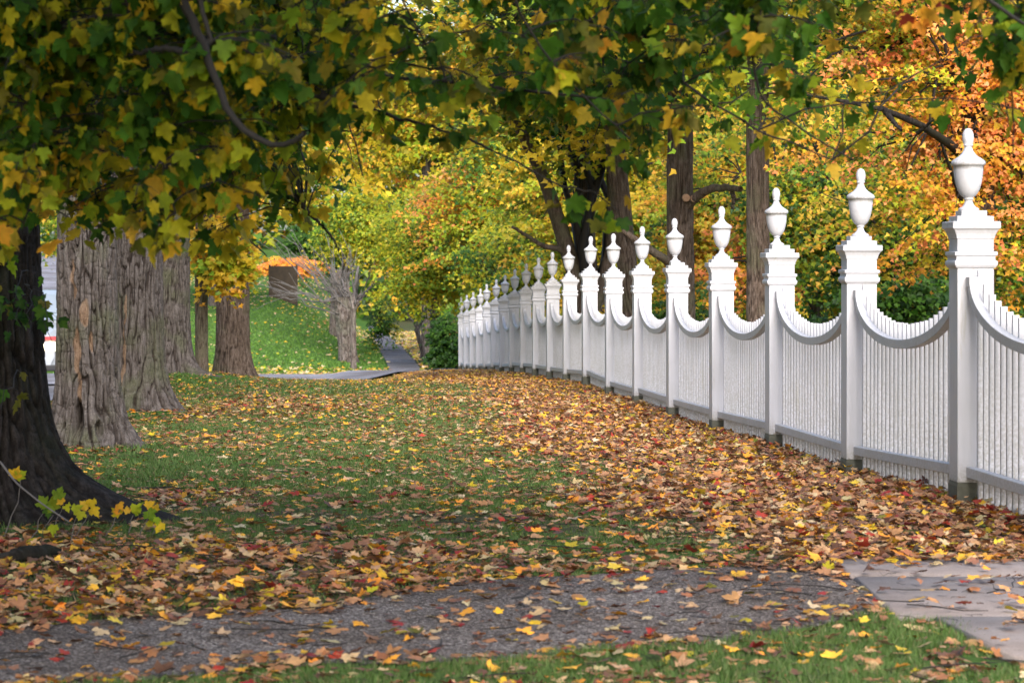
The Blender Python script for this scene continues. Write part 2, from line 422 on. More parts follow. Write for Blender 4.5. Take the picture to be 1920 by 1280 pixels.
# ------------------------------------------------------------------ fence
def stack_profile(prof, sides=4, cap_top=True, cap_bot=False, rot=math.pi / 4, scale=math.sqrt(2)):
    V = []; Fq = []
    for r, z in prof:
        for k in range(sides):
            a = rot + 2 * math.pi * k / sides
            V.append((r * scale * math.cos(a), r * scale * math.sin(a), z))
    for j in range(len(prof) - 1):
        for k in range(sides):
            k2 = (k + 1) % sides
            Fq.append((j * sides + k, j * sides + k2, (j + 1) * sides + k2, (j + 1) * sides + k))
    return V, Fq

def poly_mesh(name, V, Fs, mat, smooth=False, caps=None, bevel=None):
    me = bpy.data.meshes.new(name)
    fs = [tuple(f) for f in Fs]
    if caps: fs += caps
    me.from_pydata([tuple(v) for v in V], [], fs)
    me.materials.append(mat)
    if smooth:
        me.polygons.foreach_set('use_smooth', [True] * len(me.polygons))
    me.update()
    return me

def grime_attr(me, fn):
    a = me.attributes.new('grime', 'FLOAT', 'POINT')
    for i, v in enumerate(me.vertices): a.data[i].value = fn(v.co)

def box(V, Fs, x0, x1, y0, y1, z0, z1):
    b = len(V)
    V += [(x0, y0, z0), (x1, y0, z0), (x1, y1, z0), (x0, y1, z0), (x0, y0, z1), (x1, y0, z1), (x1, y1, z1), (x0, y1, z1)]
    Fs += [(b, b + 3, b + 2, b + 1), (b + 4, b + 5, b + 6, b + 7), (b, b + 1, b + 5, b + 4), (b + 1, b + 2, b + 6, b + 5), (b + 2, b + 3, b + 7, b + 6), (b + 3, b, b + 4, b + 7)]

def square_mesh(name, prof):
    V, Fq = stack_profile(prof)
    n = len(prof)
    return poly_mesh(name, V, Fq, M['paint'], caps=[(3, 2, 1, 0), tuple((n - 1) * 4 + k for k in range(4))])

sh_prof = [(.1175, .135), (.1175, .18), (.1175, .30), (.1175, .8), (.1175, 1.515)]
me_shaft = square_mesh('fence_post', sh_prof); grime_attr(me_shaft, lambda c: 0.75 if c.z < .15 else (.3 if c.z < .2 else 0.0))
me_collar = square_mesh('collar', [(.120, 1.500), (.128, 1.506), (.137, 1.520), (.139, 1.535), (.137, 1.546), (.127, 1.552), (.125, 1.566), (.128, 1.578), (.138, 1.584), (.138, 1.606), (.120, 1.609)])
grime_attr(me_collar, lambda c: .25 if c.z > 1.6 else 0)
me_cap = square_mesh('capital', [(.1172, 1.609), (.1172, 1.688), (.122, 1.692), (.124, 1.704), (.131, 1.724), (.141, 1.744), (.151, 1.754), (.155, 1.758), (.155, 1.796), (.150, 1.800), (.1185, 1.801), (.1185, 1.835), (.083, 1.836), (.083, 1.870)])
grime_attr(me_cap, lambda c: .55 if 1.79 < c.z < 1.84 else .1)
def lathe(name, prof, mat, seg=32):
    V = []; Fq = []
    for r, z in prof:
        for k in range(seg):
            a = 2 * math.pi * k / seg; V.append((r * math.cos(a), r * math.sin(a), z))
    for j in range(len(prof) - 1):
        for k in range(seg):
            k2 = (k + 1) % seg
            Fq.append((j * seg + k, j * seg + k2, (j + 1) * seg + k2, (j + 1) * seg + k))
    return poly_mesh(name, V, Fq, mat, smooth=True)
me_urn = lathe('urn', [(.001, 1.871), (.0655, 1.871), (.066, 1.883), (.058, 1.888), (.042, 1.897), (.030, 1.913), (.024, 1.934), (.0235, 1.940), (.031, 1.942), (.031, 1.951), (.026, 1.954), (.040, 1.962), (.056, 1.978), (.070, 2.004), (.082, 2.042), (.090, 2.085), (.0945, 2.13), (.0955, 2.158), (.106, 2.161), (.110, 2.170), (.110, 2.180), (.106, 2.189), (.099, 2.194), (.096, 2.198), (.082, 2.206), (.062, 2.219), (.044, 2.236), (.031, 2.256), (.025, 2.276), (.024, 2.284), (.031, 2.286), (.031, 2.295), (.027, 2.297), (.032, 2.308), (.036, 2.328), (.037, 2.346), (.034, 2.366), (.027, 2.384), (.016, 2.396), (.001, 2.400)], M['paint'])
grime_attr(me_urn, lambda c: .5 if (2.155 < c.z < 2.2) else (.3 if c.z > 2.36 else .08))
me_foot = poly_mesh('stone_footing', *stack_profile([(.124, -.45), (.121, .11), (.116, .135)]), M['stone'], caps=[(8, 9, 10, 11)])

fence = empty('picket_fence', POST[1])
tag(fence, 'long white picket fence with scalloped panels and urn-topped posts', 'fence')
FX = lambda i: Vector(POST[i])
base0 = Vector(POST[1])
NP = 24
def bev(o, w, seg=2):
    m = o.modifiers.new('bevel', 'BEVEL'); m.width = w; m.segments = seg; m.limit_method = 'ANGLE'; m.angle_limit = math.radians(50)
for i in range(len(POST)):
    p = empty('fence_post') if False else link('fence_post', me_shaft, fence)
    p.location = Vector(POST[i]) - base0
    p.rotation_euler = (random.uniform(-.004, .004), random.uniform(-.004, .004), FROT + random.uniform(-.01, .01))
    bev(p, .004)
    for nm, me in (('collar', me_collar), ('capital', me_cap), ('urn', me_urn), ('stone_footing', me_foot)):
        o = link(nm, me, p)
        if nm == 'urn':
            o.rotation_euler = (random.uniform(-.012, .012), random.uniform(-.012, .012), random.uniform(0, 6))
        elif nm != 'stone_footing': bev(o, .002, 1)
for i in range(len(POST) - 1):
    A = Vector(POST[i]); B = Vector(POST[i + 1])
    L_ = math.hypot(B.x - A.x, B.y - A.y); dz = B.z - A.z
    clear = L_ - .235; a_ = clear / 2 - .055; mid = L_ / 2
    zz = lambda s: dz * s / L_
    V = []; Fs = []
    for k in range(NP):
        s = .1175 + clear * (k + .5) / NP + random.uniform(-.003, .003)
        u = min(1, abs(s - mid) / (clear / 2))
        top = 1.165 + .445 * (1 - math.sqrt(max(0, 1 - u * u))) + zz(s) + random.uniform(-.004, .004)
        box(V, Fs, -.0055, .034, s - .015, s + .015, .03 + zz(s), top)
    pan = link('fence_panel', poly_mesh('fence_panel', V, Fs, M['paint']), fence)
    grime_attr(pan.data, lambda c: .6 if c.z < .1 + dz * c.y / L_ else 0.0)
    pan.location = A - base0; pan.rotation_euler = (0, 0, FROT)
    # swag rail
    V = []; Fs = []
    n = 40
    for k in range(n + 1):
        t = math.pi * k / n
        s = mid - a_ * math.cos(t); z = 1.412 - .392 * math.sin(t)
        tx, tz = a_ * math.sin(t), -.392 * math.cos(t); l = math.hypot(tx, tz); nx, nz = -tz / l, tx / l
        h = .033
        for xx in (-.0635, -.0045):
            for sg in (1, -1):
                V.append((xx, s + nx * h * sg, z + nz * h * sg + zz(s)))
    for k in range(n):
        b = k * 4
        for (p0, p1) in ((0, 1), (1, 3), (3, 2), (2, 0)):
            Fs.append((b + p0, b + p1, b + 4 + p1, b + 4 + p0))
    for s0, s1 in ((.1175, mid - a_ + .034), (mid + a_ - .034, L_ - .1175)):
        zc = 1.412 + zz((s0 + s1) / 2)
        box(V, Fs, -.066, -.003, s0, s1, zc - .032, zc + .034)
    sw = link('swag_rail', poly_mesh('swag_rail', V, Fs, M['paint']), pan)
    grime_attr(sw.data, lambda c: .22); bev(sw, .003, 1)
    V = []; Fs = []
    off = random.uniform(-.01, .012)
    for z0, x0, x1 in ((.16, -.064, -.0045), (.17, .033, .07)):
        b = len(V)
        s0, s1 = .1175, L_ - .1175
        for s in (s0, s1):
            for (x, z) in ((x0, z0), (x1, z0), (x1, z0 + .068), (x0, z0 + .068)):
                V.append((x, s, z + zz(s) + off))
        Fs += [(b, b + 1, b + 2, b + 3), (b + 7, b + 6, b + 5, b + 4)] + [(b + q, b + 4 + q, b + 4 + (q + 1) % 4, b + (q + 1) % 4) for q in range(4)]
    br = link('bottom_rail', poly_mesh('bottom_rail', V, Fs, M['paint']), pan)
    grime_attr(br.data, lambda c: .3); bev(br, .004, 1)

# ------------------------------------------------------------------ leaves
def leaf_template(kind, curl, seed):
    r = np.random.default_rng(seed)
    if kind == 'full':
        h = [(.13, -.05), (.36, -.06), (.33, .10), (.50, .20), (.56, .46), (.40, .46), (.25, .44), (.29, .66), (.13, .76)]
    elif kind == 'mid':
        h = [(.36, -.06), (.33, .13), (.55, .46), (.23, .44)]
    else:
        h = [(.42, .05), (.30, .2), (.5, .5), (.18, .45)]
    if kind == 'far':
        pts = [(0, -.03), (.46, .22), (.2, .42), (0, 1), (-.2, .42), (-.46, .22)]
        V = np.array([(x, y, 0) for x, y in pts], float)
        T = [(0, 1, 2), (0, 2, 3), (0, 3, 4), (0, 4, 5)]
    else:
        pts = [(0, .30), (0, 0)] + h + [(0, 1.0)] + [(-x, y) for x, y in reversed(h)]
        V = np.array([(x, y, 0) for x, y in pts], float)
        n = len(pts) - 1
        T = [(0, 1 + k, 1 + (k + 1) % n) for k in range(n)]
    V[:, 0] *= r.uniform(.85, 1.1); 
    if kind != 'far':
        V[2:, :2] += r.normal(0, .018, (len(V) - 2, 2))
    x, y = V[:, 0], V[:, 1]
    V[:, 2] = curl * (abs(x) * r.uniform(.3, 1.0) + r.uniform(-.6, .8) * (y - .3) ** 2 * 1.4 + x * (y - .3) * r.uniform(-1, 1)) 
    if kind != 'far': V[2:, 2] += r.normal(0, curl * .12, len(V) - 2)
    return V, np.array(T)

TPL = {}
for kd, n in (('full', 12), ('mid', 8), ('far', 4)):
    TPL[kd] = [leaf_template(kd, c, 100 + q) for q, c in enumerate(np.linspace(.08, .5, n))]
TPLN = [leaf_template('full', c, 300 + q) for q, c in enumerate(np.linspace(.15, .95, 12))]

def frames(normal, tipdir):
    n = normal / np.linalg.norm(normal, axis=1, keepdims=True)
    y = tipdir - n * np.sum(tipdir * n, 1, keepdims=True)
    y /= np.maximum(np.linalg.norm(y, axis=1, keepdims=True), 1e-6)
    x = np.cross(y, n)
    return np.stack([x, y, n], axis=2)

def leaves_mesh(name, Pos, Nrm, Tip, S, Col, mat, tpls, rng, centre_green=0.0):
    R = frames(Nrm, Tip)
    which = rng.integers(0, len(tpls), len(Pos))
    Vs, Ts, Cs = [], [], []; off = 0
    for k, (tv, tt) in enumerate(tpls):
        I = np.nonzero(which == k)[0]
        if len(I) == 0: continue
        V = np.einsum('nij,vj->nvi', R[I], tv) * S[I, None, None] + Pos[I, None, :]
        nv = len(tv)
        T = tt[None] + (off + np.arange(len(I)) * nv)[:, None, None]
        c = np.repeat(Col[I][:, None, :], nv, 1)
        if centre_green > 0:
            w = centre_green * rng.random(len(I))
            c[:, 0] = c[:, 0] * (1 - w[:, None]) + np.array([.10, .16, .02]) * w[:, None]
            edge = rng.uniform(.82, 1.15, (len(I), nv, 1)); c = c * edge
        Vs.append(V.reshape(-1, 3)); Ts.append(T.reshape(-1, tt.shape[1])); Cs.append(c.reshape(-1, 3))
        off += len(I) * nv
    return fast_mesh(name, np.concatenate(Vs), np.concatenate(Ts), mat, col=np.concatenate(Cs))

PAL = {
 'green': [(.045, .12, .012), (.07, .16, .015), (.03, .085, .014)],
 'yg': [(.27, .34, .018), (.36, .38, .02), (.18, .28, .02), (.48, .42, .02)],
 'yellow': [(.62, .44, .025), (.55, .36, .02), (.42, .36, .02)],
 'gold': [(.66, .38, .03), (.68, .46, .05), (.6, .3, .03)],
 'orange': [(.84, .38, .04), (.84, .44, .05), (.80, .30, .04)],
 'coral': [(.88, .34, .11), (.86, .27, .09), (.88, .44, .13)],
 'olive': [(.20, .17, .02), (.13, .13, .02)],
 'tan': [(.50, .26, .12), (.40, .20, .09), (.54, .33, .18), (.36, .15, .065)],
 'pale': [(.58, .44, .22), (.58, .44, .26)],
 'brown': [(.20, .10, .055), (.14, .07, .045), (.27, .13, .075)],
 'red': [(.38, .05, .03), (.28, .03, .025)],
}
def pick(rng, n, mix):
    ks = list(mix); w = np.array([mix[k] for k in ks], float); w /= w.sum()
    ch = rng.choice(len(ks), n, p=w)
    out = np.zeros((n, 3))
    for q, k in enumerate(ks):
        I = np.nonzero(ch == q)[0]
        pal = np.array(PAL[k]); out[I] = pal[rng.integers(0, len(pal), len(I))]
    return out * rng.uniform(.75, 1.2, (n, 1)) * rng.uniform(.93, 1.07, (n, 3))

# ------------------------------------------------------------------ tubes
def tubes(name, lines, mat, sides=6):
    """lines: list of (points (k,3), radii (k,))"""
    Vs, Ts = [], []; off = 0
    ang = np.arange(sides) * 2 * np.pi / sides
    for pts, rad in lines:
        pts = np.asarray(pts, float); rad = np.asarray(rad, float)
        d = np.gradient(pts, axis=0); d /= np.maximum(np.linalg.norm(d, axis=1, keepdims=True), 1e-9)
        up = np.where(np.abs(d[:, 2:3]) > .9, np.array([[1., 0, 0]]), np.array([[0, 0, 1.]]))
        a = np.cross(d, up); a /= np.linalg.norm(a, axis=1, keepdims=True)
        b = np.cross(d, a)
        ring = pts[:, None, :] + rad[:, None, None] * (np.cos(ang)[None, :, None] * a[:, None, :] + np.sin(ang)[None, :, None] * b[:, None, :])
        k = len(pts)
        Vs.append(ring.reshape(-1, 3))
        idx = off + np.arange(k * sides).reshape(k, sides)
        nx = np.roll(idx, -1, axis=1)
        Ts.append(np.stack([idx[:-1], nx[:-1], nx[1:], idx[1:]], -1).reshape(-1, 4))
        off += k * sides
    return fast_mesh(name, np.concatenate(Vs), np.concatenate(Ts), mat, smooth=True)

def curve_pts(a, b, n, sag=0.0, wob=0.0, rng=RNG):
    a = np.asarray(a, float); b = np.asarray(b, float)
    t = np.linspace(0, 1, n)[:, None]
    p = a + (b - a) * t
    l = np.linalg.norm(b - a)
    p[:, 2] += sag * l * (4 * t[:, 0] * (1 - t[:, 0]))
    if wob > 0:
        w = rng.normal(0, wob * l, (n, 3)); w[0] = 0; w[-1] = 0
        p += w
    return p

# ------------------------------------------------------------------ trunks
def trunk_mesh(name, mat, R, z0, z1, lean=(0, 0), roots=(), flare=.25, fh=.35, nth=160, nz=160, depth=.02, seed=1, taper=.12, wood=(), rf=26.0, bumps=(), hollows=()):
    th = np.linspace(0, 2 * np.pi, nth, endpoint=False)
    zs = np.concatenate([np.linspace(z0, min(z1, z0 + 3.2), nz), np.linspace(min(z1, z0 + 3.2), z1, 20)[1:]]) if z1 > z0 + 3.3 else np.linspace(z0, z1, nz)
    TH, ZZ = np.meshgrid(th, zs)
    h = ZZ - z0
    r = R * (1 - taper * np.clip(h / 3.0, 0, 3) * .6) * (1 + flare * np.exp(-np.maximum(h - .15, 0) / fh))
    r = r * (1 + .05 * vnoise(np.cos(TH) * 1.5, np.sin(TH) * 1.5, h * .8, seed) + .03 * vnoise(np.cos(TH) * 3, np.sin(TH) * 3, h * .5, seed + 1))
    for (ang, ln, hh, pw) in roots:
        r = r + ln * np.exp(-np.maximum(h - .12, 0) / hh) * np.maximum(0, np.cos(TH - ang)) ** pw
    for (ang, zc, rr, amp) in bumps:
        r = r + amp * np.exp(-((np.angle(np.exp(1j * (TH - ang))) * R) ** 2 + (h - zc) ** 2) / rr ** 2)
    for (ang, zc, hw, hz, dp) in hollows:
        da = np.angle(np.exp(1j * (TH - ang))) * R
        r = r - dp * (1 - sstep(.3, 1.0, np.sqrt((da / hw) ** 2 + ((h - zc) / hz) ** 2)))
    cx, sy = np.cos(TH) * R, np.sin(TH) * R
    wx = .25 * vnoise(cx * 5, sy * 5, h * 2.5, seed + 2)
    f = rf * 1.15
    n1 = np.abs(vnoise((cx + wx * .09) * f, (sy + wx * .09) * f, h * 3.3 + wx, seed + 3))
    n2 = np.abs(vnoise((cx + wx * .1) * f * 1.9, (sy - wx * .1) * f * 1.9, h * 6.5, seed + 4))
    n3 = vnoise(cx * 60, sy * 60, h * 30, seed + 5)
    crack = np.abs(vnoise(cx * 12, sy * 12, h * 19, seed + 6))
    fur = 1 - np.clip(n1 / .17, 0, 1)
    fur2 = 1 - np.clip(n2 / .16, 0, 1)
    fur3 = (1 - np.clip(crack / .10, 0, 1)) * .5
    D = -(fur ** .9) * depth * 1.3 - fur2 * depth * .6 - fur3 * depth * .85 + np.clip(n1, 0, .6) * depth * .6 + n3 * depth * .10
    wd = np.zeros_like(r)
    for (ang, zc, hw, hz) in wood:
        da = np.angle(np.exp(1j * (TH - ang))) * R + .02 * vnoise(h * 9, TH * 0, TH * 0, seed + 8)
        q = (da / hw) ** 2 + ((h - zc) / hz) ** 2
        s = 1 - sstep(.7, 1.1, q + .35 * vnoise(cx * 20, sy * 20, h * 12, seed + 7))
        wd = np.maximum(wd, s); D = D * (1 - s * .7) - s * depth * .5
    r = r + D
    X = r * np.cos(TH) + lean[0] * h + .03 * R * np.sin(h * 1.3 + seed); Yc = r * np.sin(TH) + lean[1] * h
    V = np.stack([X.ravel(), Yc.ravel(), ZZ.ravel()], 1)
    nzz = len(zs)
    idx = np.arange(nzz * nth).reshape(nzz, nth); nx = np.roll(idx, -1, axis=1)
    T = np.stack([idx[:-1], nx[:-1], nx[1:], idx[1:]], -1).reshape(-1, 4)
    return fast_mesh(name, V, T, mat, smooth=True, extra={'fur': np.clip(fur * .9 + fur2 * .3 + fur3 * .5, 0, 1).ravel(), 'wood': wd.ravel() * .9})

# ------------------------------------------------------------------ tree factory
def crown(root, trunk_top, cen, rad, nclump, nleaf, size, mix, mix2=None, mat=None, bark=None, seed=1, tpl='far', clump_r=.75, shell=.55, branches=True, zmin=None, accept=None, flat=.22, reach=1.0):
    """leaf sprays spread through an ellipsoid, each carried by a limb from the trunk"""
    rng = np.random.default_rng(seed)
    cen = np.array(cen, float); rad = np.array(rad, float)
    cl = []
    tries = 0
    while len(cl) < nclump and tries < nclump * 30:
        tries += 1
        v = rng.normal(size=3); v /= np.linalg.norm(v)
        rr = (shell + (1 - shell) * rng.random()) * (rng.random() ** .15)
        p = cen + v * rad * rr
        if zmin is not None and p[2] < zmin: continue
        if accept is not None and not accept(p): continue
        cl.append(p)
    cl = np.array(cl)
    n = nclump * nleaf
    ci = rng.integers(0, len(cl), n)
    # each spray tilts its own way
    tilt = rng.normal(0, .28, (len(cl), 2))
    # drooping outwards
    outw = cl - cen; outw[:, 2] = 0; outw /= np.maximum(np.linalg.norm(outw, axis=1, keepdims=True), 1e-6)
    cr = clump_r * rng.uniform(.7, 1.35, len(cl))
    rr = np.sqrt(rng.random(n)) * cr[ci]; aa = rng.uniform(0, 2 * np.pi, n)
    # lobed outline for each spray
    ph = rng.uniform(0, 6.28, len(cl)); rr *= 1 + .35 * np.sin(aa * 3 + ph[ci]) 
    dx, dy = rr * np.cos(aa), rr * np.sin(aa)
    dz = dx * tilt[ci, 0] + dy * tilt[ci, 1] - .30 * (dx * outw[ci, 0] + dy * outw[ci, 1]) + rng.normal(0, flat * .5, n) * cr[ci] - .25 * rr ** 2 / cr[ci]
    Pos = cl[ci] + np.stack([dx, dy, dz], 1)
    Nrm = np.stack([rng.normal(0, .55, n), rng.normal(-.75, .55, n), np.ones(n) * .75], 1)
    Tip = np.stack([dx, dy, -.5 * np.ones(n) * cr[ci]], 1) + rng.normal(0, .35, (n, 3)) * cr[ci][:, None]
    S = size * rng.uniform(.7, 1.25, n)
    def clumped(mx):
        c = pick(rng, n, mx); cc = pick(rng, len(cl), mx)[ci] * rng.uniform(.85, 1.15, (n, 1))
        k_ = rng.random(n) < .62; c[k_] = cc[k_]; return c
    Col = clumped(mix)
    if mix2:
        # whole sprays turn first
        g = vnoise(cl[:, 0] * .45, cl[:, 1] * .45, cl[:, 2] * .6, seed) * .5 + .5 + rng.normal(0, .12, len(cl))
        turned = g > .60
        c2 = clumped(mix2)
        sel = turned[ci] & (rng.random(n) < .90); Col[sel] = c2[sel]
        sel = (~turned[ci]) & (rng.random(n) < .07); Col[sel] = c2[sel]
    Col *= rng.uniform(.8, 1.15, len(cl))[ci][:, None]
    me = leaves_mesh('crown', Pos, Nrm, Tip, S, Col, mat or M['leaf'], TPL[tpl], rng)
    link('crown', me, root)
    if branches:
        tt = np.array(trunk_top, float)
        lines = []
        # a few main limbs, the sprays hang on the nearest limb
        nl = max(4, min(9, nclump // 12))
        limbs = []
        for k in range(nl):
            tgt = cen + (cl[rng.integers(0, len(cl))] - cen) * .7
            st = tt + np.array([0, 0, rng.uniform(-.35, .9) * (reach)])
            pts = curve_pts(st, tgt, 9, sag=.10, wob=.03, rng=rng)
            r0 = bark * rng.uniform(.28, .5)
            lines.append((pts, np.linspace(r0, r0 * .3, 9)))
            limbs.append(pts)
        LP = np.concatenate([l[2:] for l in limbs])
        for c in cl:
            d = np.linalg.norm(LP - c, axis=1); q = np.argmin(d + rng.random(len(d)) * .4)
            pts = curve_pts(LP[q], c + rng.normal(0, .1, 3), 5, sag=.08, wob=.04, rng=rng)
            r0 = min(.035, .012 + .012 * d[q])
            lines.append((pts, np.linspace(r0, .005, 5)))
        link('branches', tubes('branches', lines, M['twig'], 5), root)
    return cl

def tree(label, px, Y, dia, cen_z, rad, nclump, nleaf, size, mix, mix2=None, z_top=None, seed=1, bark='bark_far', group=None, lean=(0, 0), cen_dx=0.0, nth=40, depth=.02, base=None, name='maple_tree', cat='tree', tpl='far', **kw):
    X = (px - 960) / F * Y
    z = g1(X, Y) if base is None else base
    root = empty(name, (X, Y, z)); tag(root, label, cat, group)
    zt = (z_top if z_top is not None else cen_z) - z
    if dia:
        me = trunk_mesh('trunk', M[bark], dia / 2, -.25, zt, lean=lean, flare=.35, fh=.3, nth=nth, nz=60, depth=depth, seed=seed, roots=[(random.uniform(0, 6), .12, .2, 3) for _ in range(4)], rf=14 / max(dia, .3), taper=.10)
        link('trunk', me, root)
    top = (lean[0] * zt * .9, lean[1] * zt * .9, zt * .85)
    crown(root, top, (cen_dx + lean[0] * zt, lean[1] * zt, cen_z - z), rad, nclump, nleaf, size, mix, mix2, seed=seed, bark=max(dia or .1, .08) * .5, tpl=tpl, **kw)
    return root

# ---- street row left of the lawn
def old_maple(label, px, py, Y, wpx, ztop, roots, seed, nth=200, nz=230, wood=(), bark='bark', flare=.2, lean=(0, 0), bumps=(), depth=.022, fh=.33, rf=26., hollows=()):
    X = (px - 960) / F * Y
    z = g1(X, Y)
    root = empty('maple_tree', (X, Y, z)); tag(root, label, 'tree', 'old maples lining the street')
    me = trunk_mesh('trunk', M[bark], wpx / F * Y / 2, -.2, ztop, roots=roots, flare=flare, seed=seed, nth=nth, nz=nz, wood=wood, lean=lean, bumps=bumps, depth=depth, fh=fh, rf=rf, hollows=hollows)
    link('trunk', me, root)
    return root, X, z

DEG = math.pi / 180
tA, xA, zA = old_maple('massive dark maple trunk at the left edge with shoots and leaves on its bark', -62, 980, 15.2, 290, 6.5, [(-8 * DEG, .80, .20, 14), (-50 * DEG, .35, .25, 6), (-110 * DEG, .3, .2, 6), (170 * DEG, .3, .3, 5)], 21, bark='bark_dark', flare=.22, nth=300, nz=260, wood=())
tB, xB, zB = old_maple('thick grey maple trunk with orange bare wood streaks and a root hollow', 163, 830, 22.5, 112, 6.0, [(-8 * DEG, .34, .24, 4.5), (-75 * DEG, .16, .2, 8), (-150 * DEG, .30, .20, 5), (90 * DEG, .2, .3, 5)], 33,
    wood=[(-106 * DEG, 1.66, .020, .17), (-100 * DEG, 1.02, .034, .26), (-84 * DEG, 1.36, .050, .13), (-97 * DEG, .66, .022, .12), (-72 * DEG, 1.1, .02, .1)], flare=.10, nth=420, nz=380, depth=.026, hollows=[(-97 * DEG, .42, .055, .22, .16), (-62 * DEG, .34, .04, .10, .10)])
tC, xC, zC = old_maple('grey maple trunk with reddish scar and root spreading right, third in the row', 256, 770, 31, 96, 6.0, [(-12 * DEG, .33, .30, 5), (-80 * DEG, .12, .2, 8), (-130 * DEG, .15, .3, 5), (150 * DEG, .2, .3, 5)], 44, wood=[(-112 * DEG, .9, .02, .3), (-116 * DEG, .55, .028, .22), (-108 * DEG, 1.4, .02, .2)], nth=300, nz=280, flare=.12)
tD, xD, zD = old_maple('mossy grey maple trunk with a long surface root, fourth in the row', 314, 712, 42, 84, 7.5, [(-10 * DEG, .22, .3, 5), (-28 * DEG, .55, .09, 26), (-100 * DEG, .2, .25, 6), (160 * DEG, .2, .3, 5)], 55, nth=240, nz=220, flare=.15)
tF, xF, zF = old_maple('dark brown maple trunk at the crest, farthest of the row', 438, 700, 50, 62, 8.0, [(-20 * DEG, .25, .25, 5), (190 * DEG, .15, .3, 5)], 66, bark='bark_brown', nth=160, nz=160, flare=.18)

OLD_MIX = {'yg': .5, 'green': .3, 'yellow': .2}
crown(tA, (0, 0, 4.2), (2.2, -9.5, 6.2), (6.6, 10.5, 2.9), 370, 46, .19, {'green': .5, 'yg': .35, 'olive': .15}, seed=201, bark=.45, clump_r=.9, accept=lambda p: (p[2] + zA) > max(3.6, 1.6 + 690 / F * (p[1] + 15.2)) and p[0] + xA < 1.4, shell=.0)
crown(tB, (0, 0, 4.2), (-.6, .8, 6.6), (3.0, 3.2, 2.2), 90, 50, .16, OLD_MIX, seed=202, bark=.28, zmin=4.4)
crown(tC, (0, 0, 4.0), (-.4, .5, 6.4), (3.2, 3.5, 2.4), 100, 50, .16, OLD_MIX, seed=203, bark=.3, zmin=4.2)
crown(tD, (0, 0, 5.0), (-.2, 0, 6.8), (4.2, 4.0, 3.0), 150, 60, .17, {'yellow': .5, 'yg': .5}, seed=204, bark=.3, zmin=3.9)
crown(tF, (0, 0, 5.0), (.6, 0, 7.0), (4.6, 4.2, 3.6), 180, 60, .17, {'yg': .7, 'green': .15, 'yellow': .15}, {'yellow': 1, 'gold': .2}, seed=205, bark=.3, zmin=3.6)
# small yellow maple
X_ = (378 - 960) / F * 46
r_ = empty('young_maple_tree', (X_, 46, g1(X_, 46))); tag(r_, 'young maple with bright yellow leaves between the grey and the dark trunk', 'tree')
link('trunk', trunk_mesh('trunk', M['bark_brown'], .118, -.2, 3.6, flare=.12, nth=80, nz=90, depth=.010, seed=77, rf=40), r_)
crown(r_, (0, 0, 2.2), (.42, -.3, 2.25), (.62, .75, .95), 46, 46, .12, {'yellow': .75, 'yg': .35, 'gold': .12}, seed=206, bark=.11, clump_r=.30, shell=.15, zmin=1.05, tpl='mid')

# ------------------------------------------------------------------ overhanging boughs of the dark maple
def to_local(p, root):
    return np.asarray(p, float) - np.array(root.location)

limb_main = np.array([(-3.25, 15.0, 3.6), (-2.9, 13.6, 4.1), (-2.2, 12.2, 4.35), (-1.0, 11.0, 4.4), (.4, 10.3, 4.3), (1.8, 9.8, 4.1), (3.0, 9.2, 3.9)])
limb_two = np.array([(-3.3, 14.9, 3.2), (-3.2, 13.4, 3.7), (-2.7, 11.8, 3.8), (-2.2, 10.3, 3.7), (-1.9, 9.0, 3.5)])
def resample(p, n):
    d = np.concatenate([[0], np.cumsum(np.linalg.norm(np.diff(p, axis=0), axis=1))])
    t = np.linspace(0, d[-1], n)
    q = np.stack([np.interp(t, d, p[:, k]) for k in range(3)], 1)
    for _ in range(2): q[1:-1] = (q[:-2] + 2 * q[1:-1] + q[2:]) / 4
    return q
BRNG = np.random.default_rng(5)
bl = [(resample(limb_main, 30), np.linspace(.13, .04, 30)), (resample(limb_two, 24), np.linspace(.10, .035, 24))]
LIMB = np.concatenate([bl[0][0][4:], bl[1][0][3:]])
